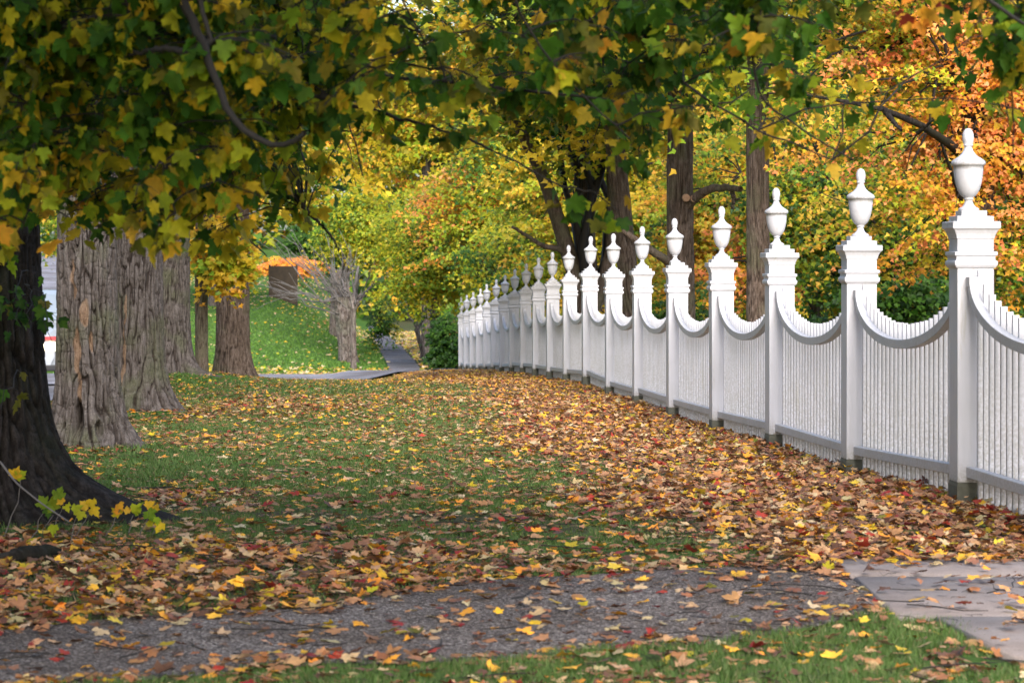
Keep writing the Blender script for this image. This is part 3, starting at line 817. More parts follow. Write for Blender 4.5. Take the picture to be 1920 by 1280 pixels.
specs = [
 ([(300, -120, 9.2), (338, 0, 9.1), (372, 55, 9.0), (398, 125, 8.9), (425, 205, 8.85), (462, 253, 8.8), (500, 272, 8.8), (538, 275, 8.75), (572, 250, 8.7)], .026, .009),
 ([(378, -90, 9.0), (374, -20, 9.0), (380, 40, 9.0), (396, 78, 9.0)], .011, .009),
 ([(392, 78, 9.0), (360, 98, 9.0), (300, 92, 9.1), (235, 105, 9.4)], .013, .004),
 ([(300, 60, 11.6), (420, 120, 11.3), (575, 138, 11), (700, 143, 10.9), (820, 152, 10.7), (980, 170, 10.5), (1160, 190, 10.2), (1260, 230, 10)], .012, .004),
 ([(560, 150, 11), (640, 195, 10.8), (780, 228, 10.6), (880, 262, 10.4), (960, 300, 10.3), (1060, 352, 10.2)], .009, .003),
 ([(1250, -80, 12), (1170, 10, 12), (1140, 75, 12), (1128, 100, 12), (1126, 130, 12), (1137, 162, 12)], .014, .006),
 ([(1450, -150, 9.2), (1432, 0, 9.2), (1405, 110, 9.3), (1425, 190, 9.4), (1540, 270, 9.6), (1600, 300, 9.7)], .011, .003),
 ([(1810, -40, 8.6), (1850, 5, 8.6), (1900, 35, 8.6), (1960, 60, 8.7)], .014, .006),
 ([(60, -120, 12.2), (105, 60, 12.1), (150, 200, 12), (172, 330, 12), (196, 425, 12)], .012, .003),
 ([(700, -150, 9.4), (750, 0, 9.4), (790, 60, 9.5), (812, 130, 9.6)], .009, .003),
 ([(10, -60, 9.6), (85, 120, 9.7), (70, 300, 9.7), (42, 440, 9.8)], .010, .003),
 ([(1100, -120, 10.6), (1180, 40, 10.7), (1290, 165, 10.8), (1440, 255, 10.9), (1560, 300, 11)], .012, .003),
 ([(1940, -90, 9.4), (1912, 60, 9.5), (1896, 180, 9.6), (1900, 290, 9.7)], .009, .003),
 ([(220, -80, 9.4), (262, 120, 9.4), (296, 280, 9.5), (330, 400, 9.6)], .010, .003),
 ([(940, -100, 9), (985, 60, 9.1), (1070, 160, 9.2), (1180, 260, 9.4)], .010, .003),
 ([(520, -100, 12.2), (590, 60, 12), (650, 200, 12), (680, 330, 12)], .010, .003),
 ([(400, 150, 11.4), (440, 260, 11.4), (420, 350, 11.5), (455, 440, 11.6), (500, 480, 11.7)], .009, .003),
 ([(560, 380, 13.2), (600, 420, 13.2), (628, 452, 13.2), (634, 470, 13.2)], .010, .004),
]
for sp, r0, r1 in specs:
    pts = np.array([P(*q) for q in sp])
    first = pts[0]
    if sp[0][1] < -30:
        q = np.argmin(np.linalg.norm(LIMB - first, axis=1)); pts = np.concatenate([[LIMB[q]], [LIMB[q] * .5 + first * .5 + [0, 0, .1]], pts])
    rs = resample(pts, 40)
    rs[1:-1] += BRNG.normal(0, .004, rs[1:-1].shape)
    bl.append((rs, np.linspace(r0 * 1.15, r1, 40)))
BP = np.concatenate([l[0][6:] for l in bl])

def lower_edge(x):
    return np.interp(x, [-80, 0, 60, 120, 200, 300, 400, 460, 520, 600, 700, 850, 950, 1050, 1150, 1300, 1400, 1500, 1600, 1650, 1750, 1830, 1880, 1960],
                     [500, 490, 480, 455, 440, 455, 440, 420, 370, 300, 290, 300, 340, 350, 340, 280, 260, 270, 250, 150, 110, 150, 270, 360])
def dens(x, y):
    d = np.where(x < 520, 1.0, np.where(x < 640, .6, np.where(x < 960, .17, np.where(x < 1560, .30, .20))))
    d = np.where((x > 640) & (x < 960) & (y > 40) & (y < 330), .09, d)
    d = np.where((x > 1000) & (x < 1560) & (y > 210), .17, d)
    d = np.where((x > 1640) & (x < 1850) & (y > 40), .08, d)
    le = lower_edge(x)
    return d * (1 - .9 * sstep(le - 250, le - 10, y)) * (y < le)
cl = []
lr = np.random.default_rng(77)
while len(cl) < 980:
    x, y = lr.uniform(-70, 1990), lr.uniform(-110, 500)
    if 1765 < x < 1885 and y > 110: continue
    if lr.random() < dens(np.array(x), np.array(y)):
        Yd = lr.uniform(8.9, 13.2) if x > 560 else lr.uniform(9.2, 14.2)
        cl.append((x, y, Yd))
extra_cl = [(30, 560, 14.1), (62, 590, 14.0), (55, 625, 14.0), (90, 600, 13.9), (98, 640, 13.9), (28, 600, 14.1), (2, 765, 13.8), (290, 440, 9.6), (248, 415, 9.8), (395, 455, 11.5), (1700, 30, 9.0), (1160, 395, 10.3), (1195, 330, 10.2)]
cl += extra_cl
twl = []; LPos = []; LN = []; LT = []; LS = []; LC = []
for ci, (x, y, Yd) in enumerate(cl):
    c = P(x, y, Yd)
    dd = np.linalg.norm(BP - c, axis=1) + np.where(BP[:, 2] < c[2] - .05, .5, 0); q = int(np.argmin(dd))
    st = BP[q] if dd[q] < 1.6 else c + np.array([lr.normal(0, .1), lr.normal(0, .1), .45])
    if ci >= 980 and ci < 987: st = np.array([xA + .45, 14.75, c[2] + .12])
    tw = curve_pts(st, c, 7, sag=.10, wob=.02, rng=lr)
    twl.append((tw, np.linspace(.0045, .0018, 7)))
    nl = lr.integers(7, 15)
    left = x < 640
    if left: mix = {'green': .48, 'yg': .26, 'yellow': .20, 'olive': .08} if y < 260 else {'green': .26, 'yg': .30, 'yellow': .30, 'olive': .06, 'gold': .08}
    elif x < 1000: mix = {'green': .62, 'olive': .2, 'yellow': .14, 'yg': .12}
    else: mix = {'green': .66, 'olive': .14, 'yellow': .10, 'yg': .14, 'gold': .05}
    if x > 1350 and y > 200: mix = {'yg': .4, 'gold': .2, 'yellow': .2, 'green': .25}
    if ci == 990: mix = {'orange': 1, 'red': .5}
    if 980 <= ci < 987: mix = {'green': .8, 'olive': .3}; nl = 5  # darker mix: shadow on the trunk leaves is put into their colour
    t_ = lr.random(nl) ** .6
    at_ = tw[np.minimum((t_ * 6).astype(int), 6)] * 1.0
    pet = np.stack([lr.normal(0, .06, nl), lr.normal(0, .06, nl), lr.uniform(-.09, .0, nl)], 1)
    pos = at_ + pet
    for k in range(nl):
        twl.append((np.array([at_[k], at_[k] + pet[k] * .6 + [0, 0, .012], pos[k]]), np.array([.0012, .001, .0009])))
    LPos.append(pos)
    # hang down, faces turned every way but mostly to the open side
    LN.append(np.stack([lr.normal(0, .95, nl), -np.abs(lr.normal(.45, .5, nl)), lr.normal(.35, .45, nl)], 1))
    LT.append(np.stack([lr.normal(0, .45, nl), lr.normal(-.1, .35, nl), -np.ones(nl)], 1))
    LS.append(lr.uniform(.055, .100, nl)); cc = pick(lr, nl, mix); LC.append(cc)
LPos = np.concatenate(LPos)
off = np.array(tA.location)
bl_local = [(p - off, r) for p, r in bl]; tw_local = [(p - off, r) for p, r in twl]
link('limbs', tubes('limbs', bl_local, M['twig'], 10), tA)
link('twigs', tubes('twigs', tw_local, M['twig'], 4), tA)
link('overhanging_leaves', leaves_mesh('overhanging_leaves', LPos - off, np.concatenate(LN), np.concatenate(LT), np.concatenate(LS), np.concatenate(LC), M['leaf_near'], TPLN, lr, centre_green=.5), tA)

# ------------------------------------------------------------------ trees behind the fence
G1 = 'trees behind the white fence'
YG = {'yg': .75, 'green': .25}
def stem_tree_branch(root, specs_, mat, base):
    lines = []
    for sp, r0, r1 in specs_:
        pts = np.array([P(*q) for q in sp]) - base
        rs = resample(pts, 24); rs[1:-1] += BRNG.normal(0, .006, rs[1:-1].shape)
        lines.append((rs, np.linspace(r0, r1, 24)))
    return link('limbs', tubes('limbs', lines, mat, 12), root)

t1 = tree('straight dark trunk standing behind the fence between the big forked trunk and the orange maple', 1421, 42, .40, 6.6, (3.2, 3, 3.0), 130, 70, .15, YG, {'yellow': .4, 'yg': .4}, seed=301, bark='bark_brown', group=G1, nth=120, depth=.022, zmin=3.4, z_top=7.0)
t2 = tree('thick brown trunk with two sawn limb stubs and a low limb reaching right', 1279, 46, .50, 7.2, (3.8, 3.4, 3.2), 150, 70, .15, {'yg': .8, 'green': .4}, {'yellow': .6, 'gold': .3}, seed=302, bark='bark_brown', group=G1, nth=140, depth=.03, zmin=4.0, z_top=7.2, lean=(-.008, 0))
b = np.array(t2.location)
stem_tree_branch(t2, [([(1290, 385, 45.9), (1308, 366, 45.6), (1335, 353, 45.4), (1365, 351, 45.2), (1390, 355, 45)], .10, .05), ([(1372, 352, 45.2), (1376, 372, 45.2), (1374, 392, 45.2)], .05, .03), ([(1376, 375, 45.2), (1388, 372, 45.1)], .03, .01), ([(1265, 500, 46), (1235, 478, 45.5), (1200, 455, 45.2), (1165, 430, 45)], .09, .05)], M['bark_brown'], b)
V = []; Fs = []
for (sx, sy) in ((1287, 371), (1302, 372)):
    c = P(sx, sy, 45.62) - b; k0 = len(V); n = 14
    for (rr, yy) in ((.075, .25), (.068, 0)):
        for q in range(n):
            a = 2 * math.pi * q / n; V.append((c[0] + rr * math.cos(a), c[1] + yy, c[2] + rr * math.sin(a)))
    for q in range(n): Fs.append((k0 + q, k0 + (q + 1) % n, k0 + n + (q + 1) % n, k0 + n + q))
    Fs.append(tuple(k0 + n + q for q in range(n)))
link('cut_limb', poly_mesh('cut_limb', V, Fs, M['cut_wood']), t2)
t3 = tree('thick leaning trunk behind the fence left of the one with sawn stubs', 1203, 50, .40, 6.9, (3.8, 3.8, 3.8), 200, 70, .16, {'yg': .7, 'green': .4}, {'yellow': .8}, seed=303, bark='bark_brown', group=G1, nth=120, depth=.03, zmin=3.0, z_top=7.4, lean=(-.11, 0))
t4 = tree('maple forking into three dark stems behind the middle of the fence', 1098, 55, .52, 7.0, (4.0, 4.2, 4.0), 230, 70, .17, {'yg': .6, 'green': .3}, {'yellow': .7, 'gold': .3}, seed=304, bark='bark_brown', group=G1, nth=120, depth=.03, zmin=2.7, z_top=1.0)
b = np.array(t4.location)
stem_tree_branch(t4, [([(1095, 560, 55), (1068, 480, 55), (1045, 410, 55), (1025, 345, 55), (990, 270, 55), (950, 200, 55)], .20, .10),
                      ([(1100, 560, 55.1), (1102, 480, 55.2), (1098, 400, 55.2), (1092, 320, 55.2), (1085, 200, 55.2), (1080, 100, 55)], .21, .15),
                      ([(1103, 600, 54.9), (1128, 540, 54.8), (1146, 470, 54.8), (1150, 400, 54.8), (1140, 240, 54.6)], .15, .08),
                      ([(1060, 470, 55), (1020, 462, 54.6), (985, 440, 54.4), (960, 425, 54.2)], .07, .03)], M['bark_brown'], b)
t5 = tree('orange maple with coral leaves and a long dark limb behind the nearest posts', 1845, 39, .34, 4.6, (3.4, 2.4, 4.1), 320, 135, .088, {'yg': .5, 'gold': .35, 'coral': .2, 'yellow': .25}, {'coral': .8, 'orange': .5, 'gold': .2}, seed=318, bark='bark_brown', group=G1, zmin=.2, z_top=4.0, clump_r=.55, shell=.3, tpl='far')
b = np.array(t5.location)
stem_tree_branch(t5, [([(1852, 430, 39), (1846, 330, 38.9), (1800, 285, 38.2), (1770, 262, 37.6), (1735, 240, 36.8), (1690, 218, 36.2), (1640, 200, 35.8), (1585, 190, 35.6), (1540, 184, 35.4), (1490, 172, 35.2), (1440, 175, 35)], .10, .010),
                      ([(1830, 420, 38.6), (1800, 370, 37.8), (1780, 310, 37.2), (1765, 270, 36.8)], .05, .02),
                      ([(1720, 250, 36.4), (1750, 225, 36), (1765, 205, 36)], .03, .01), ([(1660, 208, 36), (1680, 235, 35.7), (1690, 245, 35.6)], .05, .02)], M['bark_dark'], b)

BG = [
 # label, px, Y, dia, cen_z, rad, nclump, nleaf, size, mix, mix2
 ('yellow-green maple directly behind the second and third nearest posts', 1530, 60, .35, 2.4, (4.0, 3, 4.2), 190, 80, .16, {'yg': .7, 'green': .3}, {'gold': .4, 'orange': .3, 'coral': .25}),
 ('deep orange maple glowing between the two thick brown trunks', 1350, 68, .35, 2.4, (2.2, 2.4, 4.6), 130, 80, .17, {'yg': .4, 'gold': .5}, {'orange': .35, 'gold': .7, 'yellow': .3}),
 ('bright yellow maple behind the three-stemmed tree', 1130, 74, .4, 3.0, (4.2, 3, 4.8), 180, 80, .18, {'yg': .9, 'yellow': .25, 'green': .1}, {'yellow': .6, 'gold': .2, 'yg': .3}),
 ('green and gold maple behind the orange maple at the right', 1740, 56, .35, 1.8, (3.0, 2.6, 3.4), 150, 80, .16, {'green': .8, 'yg': .35}, {'yg': .5, 'gold': .3}),
 ('orange and green maple at the right edge beyond the nearest post', 1940, 50, .35, 3.0, (2.6, 2.6, 3.8), 150, 80, .15, {'yg': .5, 'green': .3}, {'coral': .5, 'orange': .5}),
 ('tall gold and coral maple rising behind the orange maple', 1700, 72, .45, 8.0, (4.6, 3.5, 4.2), 190, 80, .17, {'gold': .5, 'yg': .4}, {'coral': .5, 'orange': .4}),
 ('tall yellow maple high behind the trunk with sawn stubs', 1360, 84, .45, 7.5, (5.0, 4, 4.4), 190, 80, .20, {'yg': .9, 'green': .2}, {'yellow': .6, 'gold': .3}),
 ('green maple with yellow patches high above the middle posts', 1080, 96, .45, 7.4, (5.2, 4, 4.4), 190, 80, .22, {'green': .6, 'yg': .5}, {'yellow': .6, 'yg': .4}),
 ('sunlit gold and peach maple at the top centre beyond the side road', 800, 112, .5, 8.2, (6.6, 4.5, 5.0), 300, 80, .22, {'yellow': .4, 'gold': .1, 'yg': .7}, {'gold': .5, 'orange': .12, 'yellow': .6}),
 ('maple with orange tips beyond the far end of the fence', 935, 98, .4, 3.2, (3.6, 3, 3.4), 190, 80, .19, {'yg': 1, 'green': .15}, {'orange': .5, 'gold': .4, 'coral': .2}),
 ('low yellow-green maple leaning over the far pavement', 815, 103, .35, 1.6, (2.6, 2.8, 2.9), 150, 90, .18, {'yg': .9, 'green': .12, 'yellow': .15}, {'yg': .7, 'yellow': .5}),
 ('yellow-green maple spreading above the bare grey branches', 648, 110, .35, 2.9, (2.5, 2.5, 1.9), 100, 80, .18, {'yg': .9, 'green': .15}, {'yg': .6, 'yellow': .4}, .75),
 ('large green maple behind the dark trunk at the crest', 448, 128, .5, 8.0, (5.5, 4, 4.2), 170, 70, .24, {'yg': .7, 'green': .3}, {'yellow': .7}),
 ('green and gold maple across the street behind the young yellow one', 400, 135, .5, 7.6, (6, 4, 4.6), 150, 70, .26, {'yg': .6, 'yellow': .4}, {'gold': .5}),
 ('dense green maple across the street beyond the grey trunks', 180, 125, .5, 6.0, (6.5, 4, 6.0), 170, 70, .26, {'yg': .6, 'green': .5}, {'gold': .5}),
 ('yellow and green maple beyond the second nearest post', 1620, 84, .45, 3.6, (4.2, 3.5, 4.6), 170, 80, .2, {'yg': .6, 'green': .4}, {'yellow': .5, 'gold': .3}),
 ('shaded green maple low behind the far half of the fence', 1010, 84, .4, 1.2, (3.2, 2.6, 3.6), 150, 80, .18, {'yg': .9, 'green': .35}, {'yg': .6, 'orange': .15}),
]
for k, (lab, px, Y, dia, cz, rad, nc, nlf, sz, mix, mix2, *cdx) in enumerate(BG):
    tree(lab, px, Y, dia, cz, rad, nc, int(nlf * 1.5), sz * .8, mix, mix2, seed=400 + k, group='autumn maples filling the background', nth=36, shell=.25, clump_r=.8 if Y < 90 else 1.0, cen_dx=cdx[0] if cdx else 0.0)

# shrubs
def shrub(label, px, Y, cz, rad, nc, nl, size, mix, seed, name='shrub', **kw):
    X = (px - 960) / F * Y; z = g1(X, Y)
    r = empty(name, (X, Y, z)); tag(r, label, 'shrub')
    crown(r, (0, 0, .5), (0, 0, cz - z), rad, nc, nl, size, mix, seed=seed, bark=.05, clump_r=.35, shell=.2, **kw)
    return r
shrub('bright green leafy shrub behind the fence below the sawn-stub trunk', 1280, 56, -.2, (1.25, .9, 1.25), 70, 60, .13, {'green': .8, 'yg': .2}, 501)
shrub('dark green shrub behind the fence at the far right', 1700, 48, .2, (1.9, 1.0, 1.2), 90, 60, .13, {'green': 1}, 502)
shrub('dark evergreen bush beside the last fence post', 838, 90, -1.9, (.75, .8, 1.6), 80, 60, .13, {'green': 1}, 503, mat=None)
shrub('dull green bush behind the gnarled bare tree', 715, 128, -2.0, (1.2, .9, 1.5), 45, 45, .13, {'green': .6, 'yg': .3}, 504)
hr = shrub('orange hedge at the top of the far lawn', 545, 166, .66, (3.0, .9, .75), 190, 50, .15, {'coral': .6, 'orange': .6, 'gold': .2}, 505, name='hedge')
shrub('dark yew clump above the far orange hedge', 575, 174, 2.2, (2.2, 1.4, 1.5), 130, 50, .2, {'green': 1}, 506)

# far woodland closing the view
def woodland():
    rng = np.random.default_rng(91)
    n = 90000
    px = rng.uniform(-500, 2500, n); Y = np.where(px < 900, rng.uniform(225, 260, n), rng.uniform(112, 150, n))
    hmax = np.where(px < 900, 26, 15) * (1 + .25 * vnoise(px / 90, 0, 0, 5))
    X = (px - 960) / F * Y
    zb = ground(X, Y)
    Z = zb + hmax * rng.random(n) ** .8
    Pos = np.stack([X, Y, Z], 1)
    cg = vnoise(X * .25, Y * .2, Z * .3, 12)
    Col = pick(rng, n, {'green': .6, 'yg': .4}); c2 = pick(rng, n, {'yellow': .4, 'gold': .4, 'orange': .2})
    sel = cg > .25; Col[sel] = c2[sel]
    Nrm = np.stack([rng.normal(0, .6, n), rng.normal(-.7, .5, n), np.ones(n) * .6], 1)
    Tip = rng.normal(0, 1, (n, 3)); Tip[:, 2] -= .6
    S = rng.uniform(.35, .8, n) * np.where(px < 900, 1.5, 1.0)
    me = leaves_mesh('woodland', Pos, Nrm, Tip, S, Col, M['leaf'], TPL['far'], rng)
    tag(link('woodland', me), 'distant mixed autumn woodland closing the view', kind='stuff')
woodland()
def add_shade_foliage():  # unseen leaf mass added to block low sky and shade the fence's lawn side
    rng = np.random.default_rng(92); n = 26000
    Y = rng.uniform(-12, 88, n); X = -18.5 - 7 * rng.random(n); Z = ground(X, Y) + 14 * rng.random(n) ** .9 + .4
    keep = X < -.235 * Y - 1.5
    X, Y, Z = X[keep], Y[keep], Z[keep]; n = len(X)
    me = leaves_mesh('shade_foliage', np.stack([X, Y, Z], 1), rng.normal(0, 1, (n, 3)) + [.6, 0, .4], rng.normal(0, 1, (n, 3)), rng.uniform(.35, .7, n), pick(rng, n, {'yg': .5, 'green': .3, 'gold': .3}), M['leaf'], TPL['far'], rng)
    tag(link('shade_foliage', me), 'unseen mass of autumn foliage added across the street to shade the fence', kind='stuff')
add_shade_foliage()

# ---- gnarled tree with bare grey branches on the far lawn
def bare_tree():
    Y = 106; X = (655 - 960) / F * Y; z = g1(X, Y)
    r = empty('bare_tree', (X, Y, z)); tag(r, 'gnarled grey trunk on the far lawn with bare branches sweeping left', 'tree')
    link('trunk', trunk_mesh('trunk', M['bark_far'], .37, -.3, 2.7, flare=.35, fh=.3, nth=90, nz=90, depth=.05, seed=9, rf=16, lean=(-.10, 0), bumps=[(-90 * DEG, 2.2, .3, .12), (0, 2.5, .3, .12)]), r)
    rng = np.random.default_rng(14); lines = []
    b = np.array(r.location)
    for k in range(34):
        a = P(650 + rng.uniform(-12, 20), 575 + rng.uniform(-25, 25), Y + rng.uniform(-.4, .4))
        e = P(rng.uniform(500, 640), rng.uniform(430, 560) , Y + rng.uniform(-1.5, 1.5)) if k < 25 else P(rng.uniform(640, 720), rng.uniform(450, 540), Y + rng.uniform(-1, 1))
        pts = curve_pts(a, e, 8, sag=-.06, wob=.028, rng=rng)
        lines.append((pts - b, np.linspace(rng.uniform(.02, .05), .008, 8)))
        for q in (3, 4, 5, 6):
            e2 = pts[q] + (e - a) * rng.uniform(.15, .4) + rng.normal(0, .25, 3)
            lines.append((curve_pts(pts[q], e2, 4, wob=.02, rng=rng) - b, np.linspace(.014, .006, 4)))
    for e in ((672, 500), (640, 520), (690, 540)):
        pts = curve_pts(P(657, 590, Y), P(e[0], e[1], Y + .3), 8, sag=.02, wob=.02, rng=rng); lines.append((pts - b, np.linspace(.13, .06, 8)))
    link('branches', tubes('branches', lines, M['bare_twig'], 5), r)
    # thin neighbour and the split trunk behind
    for lab, px, Y2, dia, h, ln in (('thin grey trunk standing just in front of the gnarled bare tree', 663, 99, .21, 2.4, (0, 0)), ('split grey trunk farther up the lawn left of the gnarled one', 628, 132, .62, 3.2, (.03, 0)), ('small leaning dark trunk right of the far pavement', 799, 108, .2, 1.4, (-.25, 0))):
        X2 = (px - 960) / F * Y2
        rr = empty('tree', (X2, Y2, g1(X2, Y2))); tag(rr, lab, 'tree')
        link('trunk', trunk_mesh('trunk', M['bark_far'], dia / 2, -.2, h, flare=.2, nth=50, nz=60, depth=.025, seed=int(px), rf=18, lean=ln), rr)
        ls = []
        for q in range(5):
            s0 = np.array([ln[0] * h, 0, h * .96]); e0 = s0 + np.array([rng.normal(0, .5), rng.normal(0, .4), rng.uniform(.5, 1.4)])
            ls.append((curve_pts(s0, e0, 7, wob=.03, rng=rng), np.linspace(dia * .28, .015, 7)))
        link('branches', tubes('branches', ls, M['bark_far'], 6), rr)
bare_tree()

# ---- brown board on the far lawn
def board():
    Y = 142; X = (531 - 960) / F * Y; z = g1(X, Y)
    r = empty('notice_board', (X, Y, z)); tag(r, 'plain brown upright board standing on the far lawn before the orange hedge', 'board')
    V = []; Fs = []; box(V, Fs, -.74, .74, -.06, .06, -.22, 1.92); o = link('board_panel', poly_mesh('board_panel', V, Fs, M['panel']), r); bev(o, .02)
    for s in (-1, 1):
        V = []; Fs = []; box(V, Fs, s * .76 - .05, s * .76 + .05, -.08, .08, -.3, 2.0); o = link('board_post', poly_mesh('board_post', V, Fs, M['panel']), r); bev(o, .01)
board()

# ------------------------------------------------------------------ car on the street
def car():
    Y = 42; X = (8 - 960) / F * Y; z = g1(X, Y) + .03
    r = empty('car', (X, Y, z)); tag(r, 'white car on the street with a lit headlight, glimpsed between the two nearest trunks', 'car')
    white = simple_mat('car_paint', (.50, .54, .60), .25); glass = simple_mat('car_glass', (.35, .42, .5), .08); rub = simple_mat('tyre_rubber', (.02, .022, .028), .8); blk = simple_mat('black_trim', (.03, .03, .035), .5)
    red = simple_mat('red_stripe', (.55, .08, .09), .4); lamp = simple_mat('headlight_glass', (.9, .85, .7), .1, emit=(1, .85, .55), es=1.5); chrome = simple_mat('rim_metal', (.5, .5, .52), .3, 1.0)
    # body: cross sections along the length (y from front 0 to rear 4.6)
    secs = [(0.0, .80, .38, .72, .60), (.12, .90, .28, .86, .62), (.5, .93, .26, .95, .68), (1.25, .94, .26, 1.02, .74), (1.4, .94, .26, 1.05, .78), (2.6, .95, .26, 1.05, .80), (4.2, .94, .28, 1.05, .78), (4.6, .88, .38, .98, .70)]
    V = []; Fs = []; n = 10
    for (y, w, zb, zt, sh) in secs:
        ring = [(-w + .06, zb), (-w, zb + .12), (-w, (zb + zt) / 2 + .05), (-w + .05, zt - .10), (-w + .18, zt), (w - .18, zt), (w - .05, zt - .10), (w, (zb + zt) / 2 + .05), (w, zb + .12), (w - .06, zb)]
        V += [(x, y, q) for x, q in ring]
    for j in range(len(secs) - 1):
        for k in range(n): Fs.append((j * n + k, j * n + (k + 1) % n, (j + 1) * n + (k + 1) % n, (j + 1) * n + k))
    caps = [tuple(range(n)), tuple(reversed(range((len(secs) - 1) * n, len(secs) * n)))]
    o = link('body', poly_mesh('body', V, Fs, white, smooth=False, caps=caps), r); bev(o, .03, 2)
    V = []; Fs = []
    cab = [(1.28, .80, 1.03), (1.95, .70, 1.50), (2.3, .68, 1.56), (3.6, .68, 1.55), (4.3, .76, 1.03)]
    for (y, w, zt) in cab: V += [(-.86, y if zt < 1.2 else y - .0, 1.02), (-w, y, zt), (w, y, zt), (.86, y, 1.02)]
    for j in range(len(cab) - 1):
        for k in range(3): Fs.append((j * 4 + k, j * 4 + k + 1, (j + 1) * 4 + k + 1, (j + 1) * 4 + k))
    o = link('cabin', poly_mesh('cabin', V, Fs, white), r); bev(o, .03, 2)
    V = [(-.74, 1.30, 1.07), (.74, 1.30, 1.07), (.64, 1.90, 1.49), (-.64, 1.90, 1.49)]; V += [(x, y - .02, q + .015) for x, y, q in V]
    link('windscreen', poly_mesh('windscreen', V, [(4, 5, 6, 7), (0, 1, 5, 4), (1, 2, 6, 5), (2, 3, 7, 6), (3, 0, 4, 7)], glass), r)
    V = []; Fs = []; box(V, Fs, -.60, .60, -.03, .05, .42, .60); o = link('grille', poly_mesh('grille', V, Fs, blk), r)
    V = []; Fs = []; box(V, Fs, -.91, .91, -.06, .14, .26, .36); o = link('bumper', poly_mesh('bumper', V, Fs, blk), r); bev(o, .02)
    V = []; Fs = []; box(V, Fs, -.86, .86, -.012, .14, .775, .83); o = link('stripe', poly_mesh('stripe', V, Fs, red), r)
    for s in (-1, 1):
        V = []; Fs = []
        for (rr, yy) in ((.115, .14), (.11, -.02), (.06, -.045), (.001, -.05)):
            for q in range(16):
                a = 2 * math.pi * q / 16; V.append((s * .76 + rr * 1.1 * math.cos(a), yy, .66 + rr * .8 * math.sin(a)))
        for j in range(3):
            for q in range(16): Fs.append((j * 16 + q, j * 16 + (q + 1) % 16, (j + 1) * 16 + (q + 1) % 16, (j + 1) * 16 + q))
        link('headlight', poly_mesh('headlight', V, Fs, lamp, smooth=True), r)
        V = []; Fs = []; box(V, Fs, s * 1.06 - .11, s * 1.06 + .11, 1.55, 1.68, 1.02, 1.18); o = link('mirror', poly_mesh('mirror', V, Fs, blk), r); bev(o, .03)
        for wy in (.85, 3.7):
            V = []; Fs = []; prof = [(.2, -.10), (.31, -.115), (.345, -.09), (.35, 0), (.345, .09), (.31, .115), (.2, .10)]
            for (rr, xx) in prof:
                for q in range(28):
                    a = 2 * math.pi * q / 28; V.append((s * .84 + xx, wy + rr * math.cos(a), .33 + rr * math.sin(a)))
            for j in range(len(prof) - 1):
                for q in range(28): Fs.append((j * 28 + q, j * 28 + (q + 1) % 28, (j + 1) * 28 + (q + 1) % 28, (j + 1) * 28 + q))
            w_ = link('wheel', poly_mesh('wheel', V, Fs, rub, smooth=True), r)
            V = []; Fs = []
            for (rr, xx) in ((.21, .09), (.2, .06), (.06, .07), (.001, .075)):
                for q in range(20):
                    a = 2 * math.pi * q / 20; V.append((s * (.84 + xx), wy + rr * math.cos(a), .33 + rr * math.sin(a)))
            for j in range(3):
                for q in range(20): Fs.append((j * 20 + q, j * 20 + (q + 1) % 20, (j + 1) * 20 + (q + 1) % 20, (j + 1) * 20 + q))
            link('rim', poly_mesh('rim', V, Fs, chrome), w_)
car()

# ------------------------------------------------------------------ things at the foot of the dark maple
def sprouts():
    rng = np.random.default_rng(31)
    spots = [(40, 890, 14.1), (85, 945, 13.9), (120, 940, 13.9), (150, 955, 13.8), (165, 965, 13.9), (225, 955, 14.0), (250, 965, 14.0), (280, 960, 14.1), (300, 975, 14.1), (100, 965, 13.7)]
    base = P(150, 985, 13.9); base[2] = g1(base[0], base[1])
    r = empty('maple_sprout', base); tag(r, 'yellow-green maple sprouts growing at the foot of the dark trunk', 'sprout')
    lines = []; pos = []; nn = []; tt = []
    for s in spots:
        c = P(*s); f = np.array([c[0] - .1 + rng.normal(0, .03), c[1] + .05, g1(c[0], c[1]) - .02])
        pts = curve_pts(f, c, 6, wob=.03, rng=rng); lines.append((pts - base, np.linspace(.004, .002, 6)))
        for k in range(3):
            pos.append(c - base + rng.normal(0, .03, 3)); nn.append((rng.normal(0, .4), -1, .5)); tt.append((rng.normal(0, .6), 0, rng.choice([-1, .7])))
    # one long pale dead stem
    lines.append((resample(np.array([P(0, 865, 13.7), P(30, 905, 13.6), P(80, 945, 13.5), P(130, 978, 13.4)]), 20) - base, np.linspace(.006, .004, 20)))
    link('stems', tubes('stems', lines, M['bare_twig'], 5), r)
    n = len(pos)
    link('leaves', leaves_mesh('leaves', np.array(pos), np.array(nn, float), np.array(tt, float), rng.uniform(.045, .085, n), pick(rng, n, {'yg': .7, 'green': .25, 'gold': .25, 'yellow': .3}), M['leaf_near'], TPLN, rng), r)
    # surface root of the dark maple, modelled as a loose bough in the leaves
    a = P(-10, 1060, 12.9); 
    pts = np.array([P(-20, 1062, 12.9), P(20, 1048, 12.95), P(60, 1036, 13.1), P(95, 1028, 13.25), P(120, 1026, 13.4)]); 
    pts[:, 2] = ground(pts[:, 0], pts[:, 1]) + np.array([.03, .045, .05, .045, .02])
    rs = resample(pts, 30); rs[:, 2] += rng.normal(0, .003, 30)
    o = link('surface_root', tubes('surface_root', [(rs, np.interp(np.arange(30), [0, 8, 20, 29], [.02, .045, .038, .012]) + rng.normal(0, .002, 30))], M['bark_dark'], 12))
    tag(o, 'short dark surface root lying in the leaves below the dark trunk', 'branch')
sprouts()

